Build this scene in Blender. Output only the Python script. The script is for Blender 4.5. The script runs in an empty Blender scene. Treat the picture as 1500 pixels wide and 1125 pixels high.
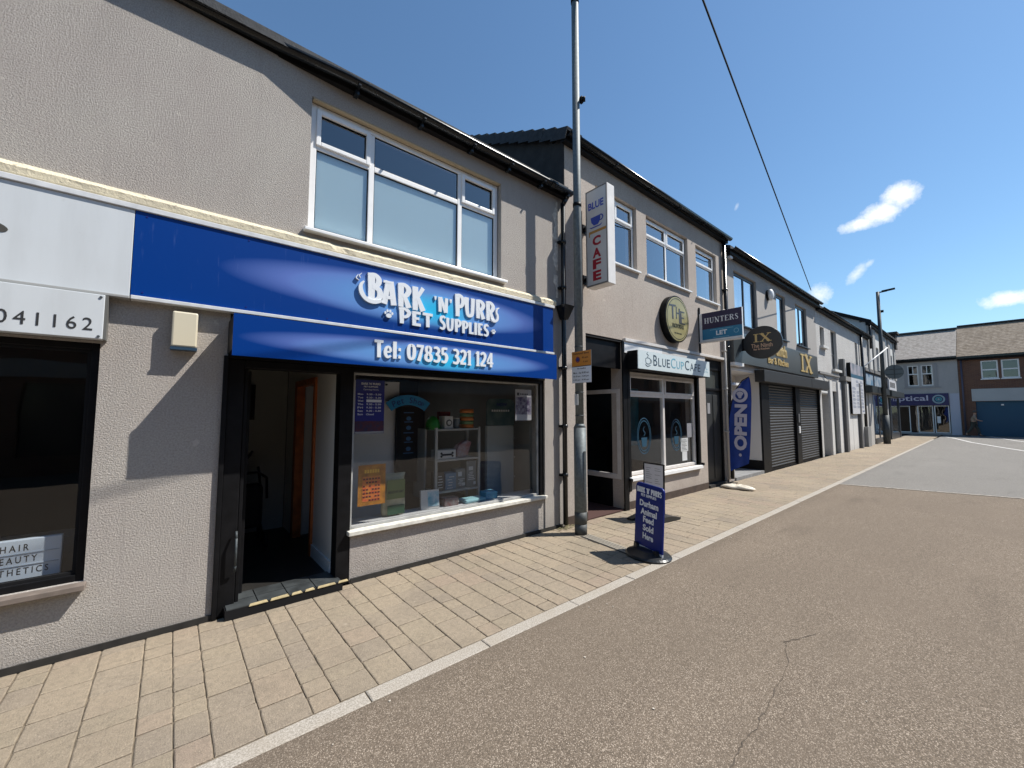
import bpy, bmesh, math, random
from mathutils import Vector, Matrix
R = math.radians
random.seed(7)
SC = bpy.context.scene
COL = SC.collection

# ------------------------------------------------------------------ camera
cam_d = bpy.data.cameras.new('camera'); cam = bpy.data.objects.new('camera', cam_d); COL.objects.link(cam)
SC.camera = cam
cam_d.sensor_fit = 'HORIZONTAL'; cam_d.sensor_width = 36.0
cam_d.lens = 36.0 * 592.0 / 1500.0
cam_d.clip_start = 0.05; cam_d.clip_end = 3000
YAW, PITCH = R(49.870), R(4.010)
fw = Vector((math.cos(YAW) * math.cos(PITCH), math.sin(YAW) * math.cos(PITCH), math.sin(PITCH)))
cam.location = (0, -4.0925, 1.65)
cam.rotation_euler = fw.to_track_quat('-Z', 'Y').to_euler()

# ------------------------------------------------------------------ world, sun, exposure
SUN = Vector((1.4, -1.0, 2.30)).normalized()
world = bpy.data.worlds.new('World'); SC.world = world; world.use_nodes = True
wn, wl = world.node_tree.nodes, world.node_tree.links
wn.clear()
sky = wn.new('ShaderNodeTexSky'); sky.sky_type = 'NISHITA'; sky.sun_disc = False
sky.sun_elevation = math.asin(SUN.z); sky.sun_rotation = math.atan2(SUN.x, SUN.y)
sky.air_density = 1.15; sky.dust_density = 0.25; sky.ozone_density = 3.0; sky.altitude = 50
SKY_STRENGTH = 0.102
bg = wn.new('ShaderNodeBackground'); bg.inputs[1].default_value = SKY_STRENGTH
out = wn.new('ShaderNodeOutputWorld')
geo = wn.new('ShaderNodeTexCoord')
def wmath(op, a, b=None, clamp=False):
    n = wn.new('ShaderNodeMath'); n.operation = op; n.use_clamp = clamp
    for i, v in enumerate((a, b)):
        if v is None: continue
        if isinstance(v, (int, float)): n.inputs[i].default_value = v
        else: wl.new(v, n.inputs[i])
    return n.outputs[0]
# small fair-weather clouds, each a soft patch in its own direction of the sky, broken up by noise
nz = wn.new('ShaderNodeTexNoise'); nz.inputs['Scale'].default_value = 42; nz.inputs['Detail'].default_value = 12; nz.inputs['Roughness'].default_value = 0.70
wl.new(geo.outputs['Generated'], nz.inputs['Vector'])
def direction(px, py):
    F = 592.0; rt = Vector((math.sin(YAW), -math.cos(YAW), 0)); up = rt.cross(fw)
    return (fw * F + rt * (px - 750) - up * (py - 562.5)).normalized()
CLOUDS = [  # direction, tangent direction of its long axis, half length, half width (tangent of angle)
    (Vector((0.8925, -0.0420, 0.4491)), 0.0, 0, 0)]
cl = None
def cloud(px, py, ang, a, b, gain=1.0, wamp=.62):
    global cl
    d = direction(px, py)
    u = Vector((0, 0, 1)).cross(d).normalized() * -1; v = d.cross(u) * -1
    u2 = u * math.cos(ang) + v * math.sin(ang); v2 = v * math.cos(ang) - u * math.sin(ang)
    def dot(vec):
        n = wn.new('ShaderNodeVectorMath'); n.operation = 'DOT_PRODUCT'; n.inputs[1].default_value = vec
        wl.new(geo.outputs['Generated'], n.inputs[0]); return n.outputs['Value']
    x = wmath('DIVIDE', dot(u2), a); y = wmath('DIVIDE', dot(v2), b)
    r2 = wmath('ADD', wmath('MULTIPLY', x, x), wmath('MULTIPLY', y, y))
    front = wmath('GREATER_THAN', dot(d), 0.5)
    m = wmath('SUBTRACT', 1.0, wmath('POWER', r2, 0.7))
    m = wmath('ADD', m, wmath('MULTIPLY', wmath('SUBTRACT', nz.outputs[0], 0.5), 3.4 * wamp))
    m = wmath('MULTIPLY', wmath('MULTIPLY', m, .95 * gain, True), front)
    cl = m if cl is None else wmath('MAXIMUM', cl, m)
cloud(1262, 328, 0.12, 0.036, 0.013, 1.1, .5)
cloud(1290, 312, 0.25, 0.036, 0.021, 1.2, .5)
cloud(1318, 287, 0.5, 0.028, 0.025, 1.2, .5)
cloud(1256, 400, 0.9, 0.026, 0.010, .6)
cloud(1272, 387, 0.6, 0.012, 0.006, .45)
cloud(1200, 432, 1.3, 0.026, 0.020, .8)
cloud(1478, 437, 0.05, 0.040, 0.014, 1.0)
cloud(1079, 303, 1.2, 0.008, 0.004, .35)
mixc = wn.new('ShaderNodeMix'); mixc.data_type = 'RGBA'
mixc.inputs['B'].default_value = (8.2, 8.4, 8.5, 1)
wl.new(cl, mixc.inputs['Factor']); 
tint = wn.new('ShaderNodeMix'); tint.data_type = 'RGBA'; tint.blend_type = 'MULTIPLY'; tint.inputs['Factor'].default_value = 1; tint.inputs['B'].default_value = (.77, .93, .99, 1)
wl.new(sky.outputs[0], tint.inputs['A']); wl.new(tint.outputs['Result'], mixc.inputs['A'])
wl.new(mixc.outputs['Result'], bg.inputs[0]); wl.new(bg.outputs[0], out.inputs[0])

sun_d = bpy.data.lights.new('sun', 'SUN'); sun = bpy.data.objects.new('sun', sun_d); COL.objects.link(sun)
sun_d.energy = 5.0; sun_d.angle = R(0.5); sun_d.color = (1.0, 0.955, 0.88)
sun.rotation_euler = SUN.to_track_quat('Z', 'Y').to_euler(); sun.location = (5, -20, 30)

vs = SC.view_settings
vs.view_transform = 'Standard'; vs.look = 'None'; vs.gamma = 1; vs.use_curve_mapping = False
vs.exposure = 0.5
try:
    SC.cycles.max_bounces = 8; SC.cycles.transparent_max_bounces = 16
    SC.cycles.use_denoising = True
except Exception: pass

# ------------------------------------------------------------------ helpers: materials
def srgb(r, g, b):
    f = lambda c: (c / 255.0 / 12.92) if c <= 10 else ((c / 255.0 + 0.055) / 1.055) ** 2.4
    return (f(r), f(g), f(b))
MATS = {}
def mat(name, color, rough=0.6, metal=0.0, var=0.0, vscale=3.0, bump=0.0, bscale=60.0, spec=0.5, color2=None, detail=5, bdist=0.01, stain=0.0):
    if name in MATS: return MATS[name]
    m = bpy.data.materials.new(name); m.use_nodes = True; MATS[name] = m
    n, l = m.node_tree.nodes, m.node_tree.links
    p = n['Principled BSDF']
    p.inputs['Base Color'].default_value = (*color, 1); p.inputs['Roughness'].default_value = rough
    p.inputs['Metallic'].default_value = metal; p.inputs['Specular IOR Level'].default_value = spec
    tc = n.new('ShaderNodeNewGeometry')
    if var > 0 or color2:
        nz = n.new('ShaderNodeTexNoise'); nz.inputs['Scale'].default_value = vscale; nz.inputs['Detail'].default_value = detail
        l.new(tc.outputs['Position'], nz.inputs['Vector'])
        mx = n.new('ShaderNodeMix'); mx.data_type = 'RGBA'
        c2 = color2 or tuple(c * (1 - var) for c in color)
        mx.inputs['A'].default_value = (*color, 1) if color2 else (*[min(1, c * (1 + var)) for c in color], 1)
        mx.inputs['B'].default_value = (*c2, 1)
        rp = n.new('ShaderNodeMapRange'); rp.inputs[1].default_value = .3; rp.inputs[2].default_value = .7
        l.new(nz.outputs[0], rp.inputs[0]); l.new(rp.outputs[0], mx.inputs['Factor'])
        l.new(mx.outputs['Result'], p.inputs['Base Color'])
    if bump > 0:
        nb = n.new('ShaderNodeTexNoise'); nb.inputs['Scale'].default_value = bscale; nb.inputs['Detail'].default_value = 4
        l.new(tc.outputs['Position'], nb.inputs['Vector'])
        b = n.new('ShaderNodeBump'); b.inputs['Strength'].default_value = bump; b.inputs['Distance'].default_value = bdist
        l.new(nb.outputs[0], b.inputs['Height']); l.new(b.outputs[0], p.inputs['Normal'])
    return m

class NT:
    """tiny node helper"""
    def __init__(s, name):
        s.m = bpy.data.materials.new(name); s.m.use_nodes = True; MATS[name] = s.m
        s.n, s.l = s.m.node_tree.nodes, s.m.node_tree.links; s.p = s.n['Principled BSDF']
        s.g = s.n.new('ShaderNodeNewGeometry')
    def noise(s, scale, detail=4, rough=.5, vec=None, stretch=None):
        t = s.n.new('ShaderNodeTexNoise'); t.inputs['Scale'].default_value = scale; t.inputs['Detail'].default_value = detail; t.inputs['Roughness'].default_value = rough
        src = vec or s.g.outputs['Position']
        if stretch:
            mp = s.n.new('ShaderNodeVectorMath'); mp.operation = 'MULTIPLY'; mp.inputs[1].default_value = stretch
            s.l.new(src, mp.inputs[0]); src = mp.outputs[0]
        s.l.new(src, t.inputs['Vector']); return t.outputs[0]
    def ramp(s, v, a, b, lo=0.0, hi=1.0):
        r = s.n.new('ShaderNodeMapRange'); r.inputs[1].default_value = a; r.inputs[2].default_value = b; r.inputs[3].default_value = lo; r.inputs[4].default_value = hi
        s.l.new(v, r.inputs[0]); return r.outputs[0]
    def math(s, op, a, b=0.0, clamp=False):
        n = s.n.new('ShaderNodeMath'); n.operation = op; n.use_clamp = clamp
        for i, v in enumerate((a, b)):
            if isinstance(v, (int, float)): n.inputs[i].default_value = v
            else: s.l.new(v, n.inputs[i])
        return n.outputs[0]
    def mix(s, f, a, b, mode='MIX'):
        x = s.n.new('ShaderNodeMix'); x.data_type = 'RGBA'; x.blend_type = mode
        for k, v in (('Factor', f), ('A', a), ('B', b)):
            if isinstance(v, (int, float)): x.inputs[k].default_value = v
            elif isinstance(v, tuple): x.inputs[k].default_value = (*v[:3], 1)
            else: s.l.new(v, x.inputs[k])
        return x.outputs['Result']
    def sep(s, v=None):
        x = s.n.new('ShaderNodeSeparateXYZ'); s.l.new(v or s.g.outputs['Position'], x.inputs[0]); return x.outputs
    def out(s, color, rough=.7, height=None, dist=.01, strength=1.0, spec=.5):
        s.l.new(color, s.p.inputs['Base Color']) if not isinstance(color, tuple) else None
        if isinstance(rough, (int, float)): s.p.inputs['Roughness'].default_value = rough
        else: s.l.new(rough, s.p.inputs['Roughness'])
        s.p.inputs['Specular IOR Level'].default_value = spec
        if height is not None:
            b = s.n.new('ShaderNodeBump'); b.inputs['Strength'].default_value = strength; b.inputs['Distance'].default_value = dist
            s.l.new(height, b.inputs['Height']); s.l.new(b.outputs[0], s.p.inputs['Normal'])
        return s.m

def render_mat(name, base, warm, dark, dist=.006, coarse=42):
    """rough textured masonry paint: stippled relief, faint stains and scuffs"""
    t = NT(name)
    h1 = t.noise(coarse, 5, .6); h2 = t.noise(coarse * 3.2, 3, .6)
    hh = t.math('ADD', t.math('MULTIPLY', t.ramp(h1, .30, .75), .8), t.math('MULTIPLY', t.noise(coarse * 2.1, 4, .7), .9))
    c = t.mix(t.ramp(t.noise(1.1, 5, .6), .35, .68), base, warm)
    c = t.mix(t.ramp(t.noise(2.7, 6, .65, stretch=(1, 1, .35)), .52, .8, 0, .55), c, dark)
    c = t.mix(t.ramp(t.noise(80, 3, .75), .38, .66, 0, .6), c, tuple(x * .72 for x in dark))  # fine dark specks: micro shadows of the stipple painted into the colour
    c = t.mix(t.ramp(t.noise(3.4, 5, .7, stretch=(3.5, 1, .22)), .55, .75, 0, .4), c, tuple(x * .9 for x in dark))
    low = t.ramp(t.math('ADD', t.sep()[2], t.math('MULTIPLY', t.noise(4, 4), .5)), .22, .55, .45, 0)
    c = t.mix(low, c, tuple(x * .72 for x in dark))
    c = t.mix(t.ramp(t.noise(9, 3, .5), .70, .74, 0, .35), c, tuple(min(1, x * 1.35) for x in base))
    return t.out(c, .9, hh, dist, .9, .25)
M_RENDER = render_mat('render_pink_grey', (.475, .44, .40), (.425, .38, .35), (.33, .305, .28), .0062, 88)
M_RENDER2 = render_mat('render_buff_grey', (.47, .42, .37), (.43, .37, .325), (.33, .285, .25), .0022, 34)
M_RENDER3 = render_mat('render_plain_grey', (.42, .40, .375), (.40, .375, .35), (.33, .31, .295), .001, 25)
M_RENDER4 = render_mat('render_pale_rough', (.60, .585, .56), (.54, .52, .49), (.40, .38, .36), .012, 16)
M_RENDER5 = render_mat('render_white', (.68, .67, .65), (.64, .63, .60), (.5, .49, .47), .002, 20)
M_OPT = render_mat('render_optician', (.50, .48, .46), (.47, .45, .44), (.38, .37, .36), .002, 20)
M_PILASTER = mat('pilaster_grey', (.30, .295, .285), .85, var=.12, vscale=5)
M_UPVC = mat('white_upvc', (.80, .80, .79), .32, var=.04, vscale=6)
M_UPVC_GREY = mat('greyed_upvc', (.62, .59, .56), .4, var=.08, vscale=8)
M_BLACK = mat('black_paint', (.007, .007, .008), .48, var=.3, vscale=9, spec=.14)
M_BLACKMATT = mat('black_matt', (.007, .007, .008), .75, spec=.25)
M_GUTTER = mat('gutter_plastic', (.008, .010, .012), .25, var=.3, vscale=14, spec=.4)
M_SOFFIT = mat('soffit_dark', (.008, .008, .009), .6, spec=.2)
M_ANTHRA = mat('anthracite_frame', (.022, .028, .038), .4)
M_PLINTH = mat('plinth_dark', (.020, .018, .016), .85, var=.4, vscale=12)
M_PLINTHB = mat('plinth_brown', (.060, .040, .030), .85, var=.3, vscale=8)
M_ALU = mat('alu_trim', (.62, .63, .64), .35, var=.12, vscale=12)
M_STEEL = mat('galvanised', (.125, .145, .15), .62, .2, var=.22, vscale=26)
M_STEELD = mat('galvanised_dark', (.055, .065, .07), .6, .2, var=.3, vscale=20)
M_WHITE = mat('white_print', (.78, .79, .80), .35)
M_LETTER = mat('letter_white', (.74, .77, .80), .4)
M_NAVY = mat('navy_print', (.010, .012, .16), .35)
M_ROOF = mat('dark_tile', (.030, .033, .038), .8, var=.3, vscale=12, bump=.4)
M_INNER = mat('plaster_dim', (.30, .285, .25), .8, var=.08)
M_INWHITE = mat('panel_white', (.55, .56, .56), .5, var=.04)
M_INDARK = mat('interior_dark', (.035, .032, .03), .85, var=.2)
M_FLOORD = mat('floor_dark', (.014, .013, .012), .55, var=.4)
M_ORANGEWOOD = mat('varnished_wood', (.38, .10, .025), .4, var=.3, vscale=8)
M_GOLD = mat('gold_letter', (.58, .42, .17), .4, .2)
M_GOLDF = mat('gold_face', (.36, .32, .15), .35, .15, var=.15, vscale=6)
M_CLOTH_BEIGE = mat('cloth_beige', (.30, .24, .18), .9)
M_SKIN = mat('skin', (.42, .25, .17), .6)

def cream_mat():
    t = NT('weathered_cream')
    c = t.mix(t.ramp(t.noise(3, 6, .7, stretch=(1, 1, 4)), .45, .62), (.72, .64, .46), (.60, .53, .39))
    c = t.mix(t.ramp(t.noise(16, 5, .7, stretch=(1, 1, 2.5)), .60, .66, 0, .8), c, (.16, .13, .10))
    return t.out(c, .75, t.noise(30, 5, .7), .01, 1)
M_CREAM = cream_mat()

def glass_mat(name, tint=.85, gloss=1.0, rough=0.0, tcol=(1, 1, 1)):
    m = bpy.data.materials.new(name); m.use_nodes = True; MATS[name] = m
    n, l = m.node_tree.nodes, m.node_tree.links
    n.remove(n['Principled BSDF'])
    tr = n.new('ShaderNodeBsdfTransparent'); tr.inputs[0].default_value = (tint * tcol[0], tint * tcol[1], tint * tcol[2], 1)
    gl = n.new('ShaderNodeBsdfGlossy'); gl.inputs['Roughness'].default_value = rough; gl.inputs['Color'].default_value = (.95, .97, 1, 1)
    fr = n.new('ShaderNodeFresnel'); fr.inputs[0].default_value = 1.5
    g = n.new('ShaderNodeNewGeometry'); bt = n.new('ShaderNodeMath'); bt.operation = 'SUBTRACT'; bt.inputs[0].default_value = 1
    l.new(g.outputs['Backfacing'], bt.inputs[1])
    mu = n.new('ShaderNodeMath'); mu.operation = 'MULTIPLY'; mu.use_clamp = True
    mm = n.new('ShaderNodeMath'); mm.operation = 'MULTIPLY'; mm.inputs[1].default_value = gloss
    l.new(fr.outputs[0], mm.inputs[0]); l.new(mm.outputs[0], mu.inputs[0]); l.new(bt.outputs[0], mu.inputs[1])
    mx = n.new('ShaderNodeMixShader'); l.new(mu.outputs[0], mx.inputs[0]); l.new(tr.outputs[0], mx.inputs[1]); l.new(gl.outputs[0], mx.inputs[2])
    l.new(mx.outputs[0], n['Material Output'].inputs[0])
    # gentle waviness of float glass
    nz = n.new('ShaderNodeTexNoise'); nz.inputs['Scale'].default_value = 1.6; nz.inputs['Detail'].default_value = 1
    l.new(g.outputs['Position'], nz.inputs['Vector'])
    b = n.new('ShaderNodeBump'); b.inputs['Strength'].default_value = .05; b.inputs['Distance'].default_value = .05
    l.new(nz.outputs[0], b.inputs['Height']); l.new(b.outputs[0], gl.inputs['Normal'])
    return m
M_GLASS = glass_mat('shop_glass', .93, 1.5)
M_GLASSUP = glass_mat('upper_glass', .95, 3.8)
M_GLASSFAR = glass_mat('far_glass', .6, 2.5)

def paving_mat():
    t = NT('paving_block')
    oi = t.n.new('ShaderNodeObjectInfo')
    rnd = t.math('FRACT', t.math('ADD', oi.outputs['Random'], t.g.outputs['Random Per Island']))
    c = t.mix(rnd, (.258, .215, .158), (.285, .230, .172))
    c = t.mix(t.ramp(t.math('FRACT', t.math('MULTIPLY', rnd, 7.3)), .55, .85, 0, .8), c, (.235, .195, .155))
    c = t.mix(t.ramp(t.math('FRACT', t.math('MULTIPLY', rnd, 13.7)), .82, .9, 0, .55), c, (.30, .228, .175))
    c = t.mix(t.ramp(t.noise(.9, 4), .42, .62, 0, .45), c, (.36, .295, .212))
    c = t.mix(t.ramp(t.noise(26, 5, .75), .42, .68, 0, .50), c, (.15, .125, .095))
    c = t.mix(t.ramp(t.noise(140, 3, .8), .52, .68, 0, .45), c, (.50, .43, .33))
    c = t.mix(t.ramp(t.noise(2.2, 6, .75), .52, .70, 0, .38), c, (.17, .142, .108))
    c = t.mix(t.ramp(t.noise(5, 3), .72, .75, 0, .35), c, (.52, .46, .37))
    h = t.math('ADD', t.noise(110, 4, .7), t.math('MULTIPLY', t.noise(14, 4, .6), 1.2))
    return t.out(c, .9, h, .006, 1.0, .2)
M_PAVE = paving_mat()
def kerb_mat():
    t = NT('kerb_granite')
    c = t.mix(t.ramp(t.noise(110, 3, .7), .4, .62), (.25, .225, .19), (.44, .40, .35))
    c = t.mix(t.ramp(t.noise(3, 4), .45, .75, 0, .5), c, (.30, .255, .20))
    return t.out(c, .85, t.noise(140, 3), .002, .7, .3)
M_KERB = kerb_mat()
def road_mat(name, base, dark, light, patch):
    t = NT(name)
    v = t.n.new('ShaderNodeTexVoronoi'); v.inputs['Scale'].default_value = 185; t.l.new(t.g.outputs['Position'], v.inputs['Vector'])
    sp = t.sep(v.outputs['Color'])
    c = t.mix(sp[0], dark, base)
    c = t.mix(t.ramp(sp[1], .72, .95), c, light)
    c = t.mix(t.ramp(v.outputs['Distance'], .45, .75, 0, .55), c, tuple(x * .45 for x in dark))
    c = t.mix(t.ramp(t.noise(.55, 5, .6), .40, .62, 0, .5), c, patch)
    c = t.mix(t.ramp(t.noise(1.6, 5, .65, stretch=(.35, 1, 1)), .58, .72, 0, .35), c, tuple(x * .55 for x in patch))
    c = t.mix(t.ramp(t.noise(3.2, 2), .78, .80, 0, .35), c, (.05, .045, .04))
    c = t.mix(t.ramp(t.noise(.8, 4, .6, stretch=(.25, 1.6, 1)), .50, .72, 0, .12), c, tuple(min(1, x * 1.35) for x in base))
    edge = t.ramp(t.math('ADD', t.sep()[1], t.math('MULTIPLY', t.noise(3, 4), .35)), -1.72, -1.50, 0, .45)
    c = t.mix(edge, c, tuple(x * .75 for x in patch))
    h = t.math('SUBTRACT', 1.0, v.outputs['Distance'])
    return t.out(c, .92, h, .003, .8, .2)
M_ROAD = road_mat('chipped_asphalt', (.222, .177, .134), (.105, .083, .062), (.42, .35, .28), (.155, .124, .095))
M_ROAD2 = road_mat('grey_asphalt', (.225, .212, .195), (.155, .146, .134), (.34, .325, .30), (.20, .19, .175))
M_SAND = mat('joint_sand', (.15, .12, .085), .95, var=.4, vscale=20)
M_GROUND = mat('ground_far', (.12, .11, .095), .95, var=.2, vscale=.5)

def sign_mat(name, cx, cz, rx, rz, gx):
    """printed blue sign: lilac ellipse fading out, cyan glow behind the words"""
    t = NT(name); s = t.sep()
    def ell(ax, az, bx, bz):
        x = t.math('DIVIDE', t.math('SUBTRACT', s[0], ax), bx); z = t.math('DIVIDE', t.math('SUBTRACT', s[2], az), bz)
        return t.math('ADD', t.math('MULTIPLY', x, x), t.math('MULTIPLY', z, z))
    base = (.0, .036, .215)
    e = ell(cx, cz, rx, rz)
    c = t.mix(t.ramp(e, 1.10, .55, 0, .95), base, (.115, .185, .50))
    c = t.mix(t.ramp(ell(gx - .1, cz - .02, 1.45, rz * 1.1), 1.0, 0.0, 0, .95), c, (.12, .33, .66))
    c = t.mix(t.ramp(ell(gx, cz - .05, .50, rz * .8), 1.0, 0.0, 0, .95), c, (.02, .46, .76))
    c = t.mix(t.ramp(t.noise(5, 5, .7, stretch=(6, 1, .5)), .62, .8, 0, .12), c, (.3, .4, .7))
    return t.out(c, .35, None, spec=.22)
M_SIGN1 = sign_mat('blue_sign_print', 2.11, 2.86, 1.78, .235, 2.28)
M_SIGN2 = sign_mat('blue_tel_print', 2.06, 2.235, 1.62, .125, 2.25)
def brick_mat():
    t = NT('brown_brick')
    b = t.n.new('ShaderNodeTexBrick'); b.inputs['Scale'].default_value = 1; b.inputs['Brick Width'].default_value = .225; b.inputs['Row Height'].default_value = .075; b.inputs['Mortar Size'].default_value = .008
    b.inputs['Color1'].default_value = (.17, .075, .045, 1); b.inputs['Color2'].default_value = (.11, .05, .035, 1); b.inputs['Mortar'].default_value = (.16, .12, .09, 1)
    s = t.sep(); cb = t.n.new('ShaderNodeCombineXYZ'); t.l.new(t.math('ADD', s[0], s[1]), cb.inputs[0]); t.l.new(s[2], cb.inputs[1])
    t.l.new(cb.outputs[0], b.inputs['Vector'])
    return t.out(t.mix(t.ramp(t.noise(1, 4), .4, .7, 0, .4), b.outputs[0], (.19, .10, .06)), .9)
M_BRICK = brick_mat()
def slate_mat(name, a, b_, c3):
    t = NT(name)
    c = t.mix(t.ramp(t.noise(5, 5, .75), .36, .62), a, b_)
    c = t.mix(t.ramp(t.noise(1.2, 5, .7), .5, .7, 0, .6), c, c3)
    w = t.n.new('ShaderNodeTexWave'); w.bands_direction = 'Z'; w.inputs['Scale'].default_value = 2.4; w.inputs['Distortion'].default_value = .3
    t.l.new(t.g.outputs['Position'], w.inputs['Vector'])
    c = t.mix(t.ramp(w.outputs[0], 0, .2, .25, 0), c, tuple(x * .5 for x in a))
    return t.out(c, .9, w.outputs[0], .02, .6, .2)
M_SLATE1 = slate_mat('lichen_slate_pale', (.22, .195, .17), (.38, .345, .31), (.27, .23, .21))
M_SLATE2 = slate_mat('lichen_slate_brown', (.15, .115, .08), (.29, .24, .19), (.13, .10, .075))
def emis(name, col, s):
    m = bpy.data.materials.new(name); m.use_nodes = True; MATS[name] = m
    p = m.node_tree.nodes['Principled BSDF']; p.inputs['Base Color'].default_value = (*col, 1)
    p.inputs['Emission Color'].default_value = (*col, 1); p.inputs['Emission Strength'].default_value = s; return m
M_PANEL = emis('lit_ceiling_panel', (.95, .97, 1), 2.0)

# ------------------------------------------------------------------ helpers: geometry
def box(bm, x0, x1, y0, y1, z0, z1, mx=None):
    vs_ = [bm.verts.new((x, y, z)) for x in (x0, x1) for y in (y0, y1) for z in (z0, z1)]
    if mx is not None:
        for v in vs_: v.co = mx @ v.co
    for f in ((0, 1, 3, 2), (4, 6, 7, 5), (0, 4, 5, 1), (2, 3, 7, 6), (0, 2, 6, 4), (1, 5, 7, 3)):
        bm.faces.new([vs_[i] for i in f])
    return vs_
def B(*a):
    bm = bmesh.new(); box(bm, *a); return bm
def BS(*bs):
    bm = bmesh.new()
    for b in bs: box(bm, *b)
    return bm
def tube(bm, p0, p1, r0, r1=None, n=14, cap=True):
    r1 = r0 if r1 is None else r1
    p0, p1 = Vector(p0), Vector(p1); d = (p1 - p0).normalized()
    a = d.orthogonal().normalized(); b = d.cross(a)
    rings = []
    for p, r in ((p0, r0), (p1, r1)):
        rings.append([bm.verts.new(p + (a * math.cos(2 * math.pi * i / n) + b * math.sin(2 * math.pi * i / n)) * r) for i in range(n)])
    for i in range(n):
        f = bm.faces.new((rings[0][i], rings[0][(i + 1) % n], rings[1][(i + 1) % n], rings[1][i])); f.smooth = n > 6
    if cap: bm.faces.new(rings[0][::-1]); bm.faces.new(rings[1])
def pathtube(bm, pts, r, n=8):
    for a, b in zip(pts, pts[1:]): tube(bm, a, b, r, n=n)
def prism(bm, pts, d):
    """closed polygon pts (3-D) pushed along vector d"""
    a = [bm.verts.new(p) for p in pts]; b = [bm.verts.new(Vector(p) + Vector(d)) for p in pts]
    n = len(pts)
    bm.faces.new(a); bm.faces.new(b[::-1])
    for i in range(n): bm.faces.new((a[i], b[i], b[(i + 1) % n], a[(i + 1) % n]))
def root_of(o):
    while o.parent: o = o.parent
    return o
def obj(name, bm, m=None, parent=None, bev=0.0, kind=None, label=None, smooth=False):
    if isinstance(bm, bmesh.types.BMesh):
        bmesh.ops.recalc_face_normals(bm, faces=bm.faces)
        me = bpy.data.meshes.new(name); bm.to_mesh(me); bm.free()
    else: me = bm
    o = bpy.data.objects.new(name, me); COL.objects.link(o)
    if smooth:
        for p in me.polygons: p.use_smooth = True
    if m is not None: me.materials.append(m)
    if parent is not None:
        o.parent = parent
        r = root_of(parent); off = r.location
        me.transform(Matrix.Translation(-Vector(off)))
    if bev > 0:
        md = o.modifiers.new('edge', 'BEVEL'); md.width = bev; md.segments = 2; md.limit_method = 'ANGLE'; md.angle_limit = R(40)
    if kind: o['kind'] = kind
    if label: o['label'] = label
    return o
def thing(name, label, cat, loc=(0, 0, 0), group=None):
    o = bpy.data.objects.new(name, None); COL.objects.link(o); o.location = loc; o.empty_display_size = .2
    o['label'] = label; o['category'] = cat
    if group: o['group'] = group
    return o
def tag(o, label, cat, group=None):
    o['label'] = label; o['category'] = cat
    if group: o['group'] = group
    return o

def wall(bm, x0, x1, z0, z1, holes, y0, y1):
    """wall with rectangular openings; closed faces, reveals included. holes: (x0,x1,z0,z1)"""
    xs = sorted({x0, x1, *[min(max(v, x0), x1) for h in holes for v in h[:2]]})
    zs = sorted({z0, z1, *[min(max(v, z0), z1) for h in holes for v in h[2:]]})
    def solid(i, j):
        if i < 0 or j < 0 or i >= len(xs) - 1 or j >= len(zs) - 1: return False
        cx, cz = (xs[i] + xs[i + 1]) / 2, (zs[j] + zs[j + 1]) / 2
        return not any(h[0] < cx < h[1] and h[2] < cz < h[3] for h in holes)
    V = {}
    def v(x, y, z):
        k = (round(x, 4), y, round(z, 4))
        if k not in V: V[k] = bm.verts.new((x, y, z))
        return V[k]
    for i in range(len(xs) - 1):
        for j in range(len(zs) - 1):
            if not solid(i, j): continue
            a, b, c, d = xs[i], xs[i + 1], zs[j], zs[j + 1]
            bm.faces.new((v(a, y0, c), v(b, y0, c), v(b, y0, d), v(a, y0, d)))
            bm.faces.new((v(a, y1, c), v(a, y1, d), v(b, y1, d), v(b, y1, c)))
            if not solid(i - 1, j): bm.faces.new((v(a, y0, c), v(a, y0, d), v(a, y1, d), v(a, y1, c)))
            if not solid(i + 1, j): bm.faces.new((v(b, y0, c), v(b, y1, c), v(b, y1, d), v(b, y0, d)))
            if not solid(i, j - 1): bm.faces.new((v(a, y0, c), v(a, y1, c), v(b, y1, c), v(b, y0, c)))
            if not solid(i, j + 1): bm.faces.new((v(a, y0, d), v(b, y0, d), v(b, y1, d), v(a, y1, d)))
    return bm

def frame(bm, x0, x1, z0, z1, y0, y1, t, tb=None):
    """rectangular frame of members t wide, butted"""
    tb = tb or t
    box(bm, x0, x0 + t, y0, y1, z0, z1); box(bm, x1 - t, x1, y0, y1, z0, z1)
    box(bm, x0 + t, x1 - t, y0, y1, z1 - t, z1); box(bm, x0 + t, x1 - t, y0, y1, z0, z0 + tb)

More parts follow.
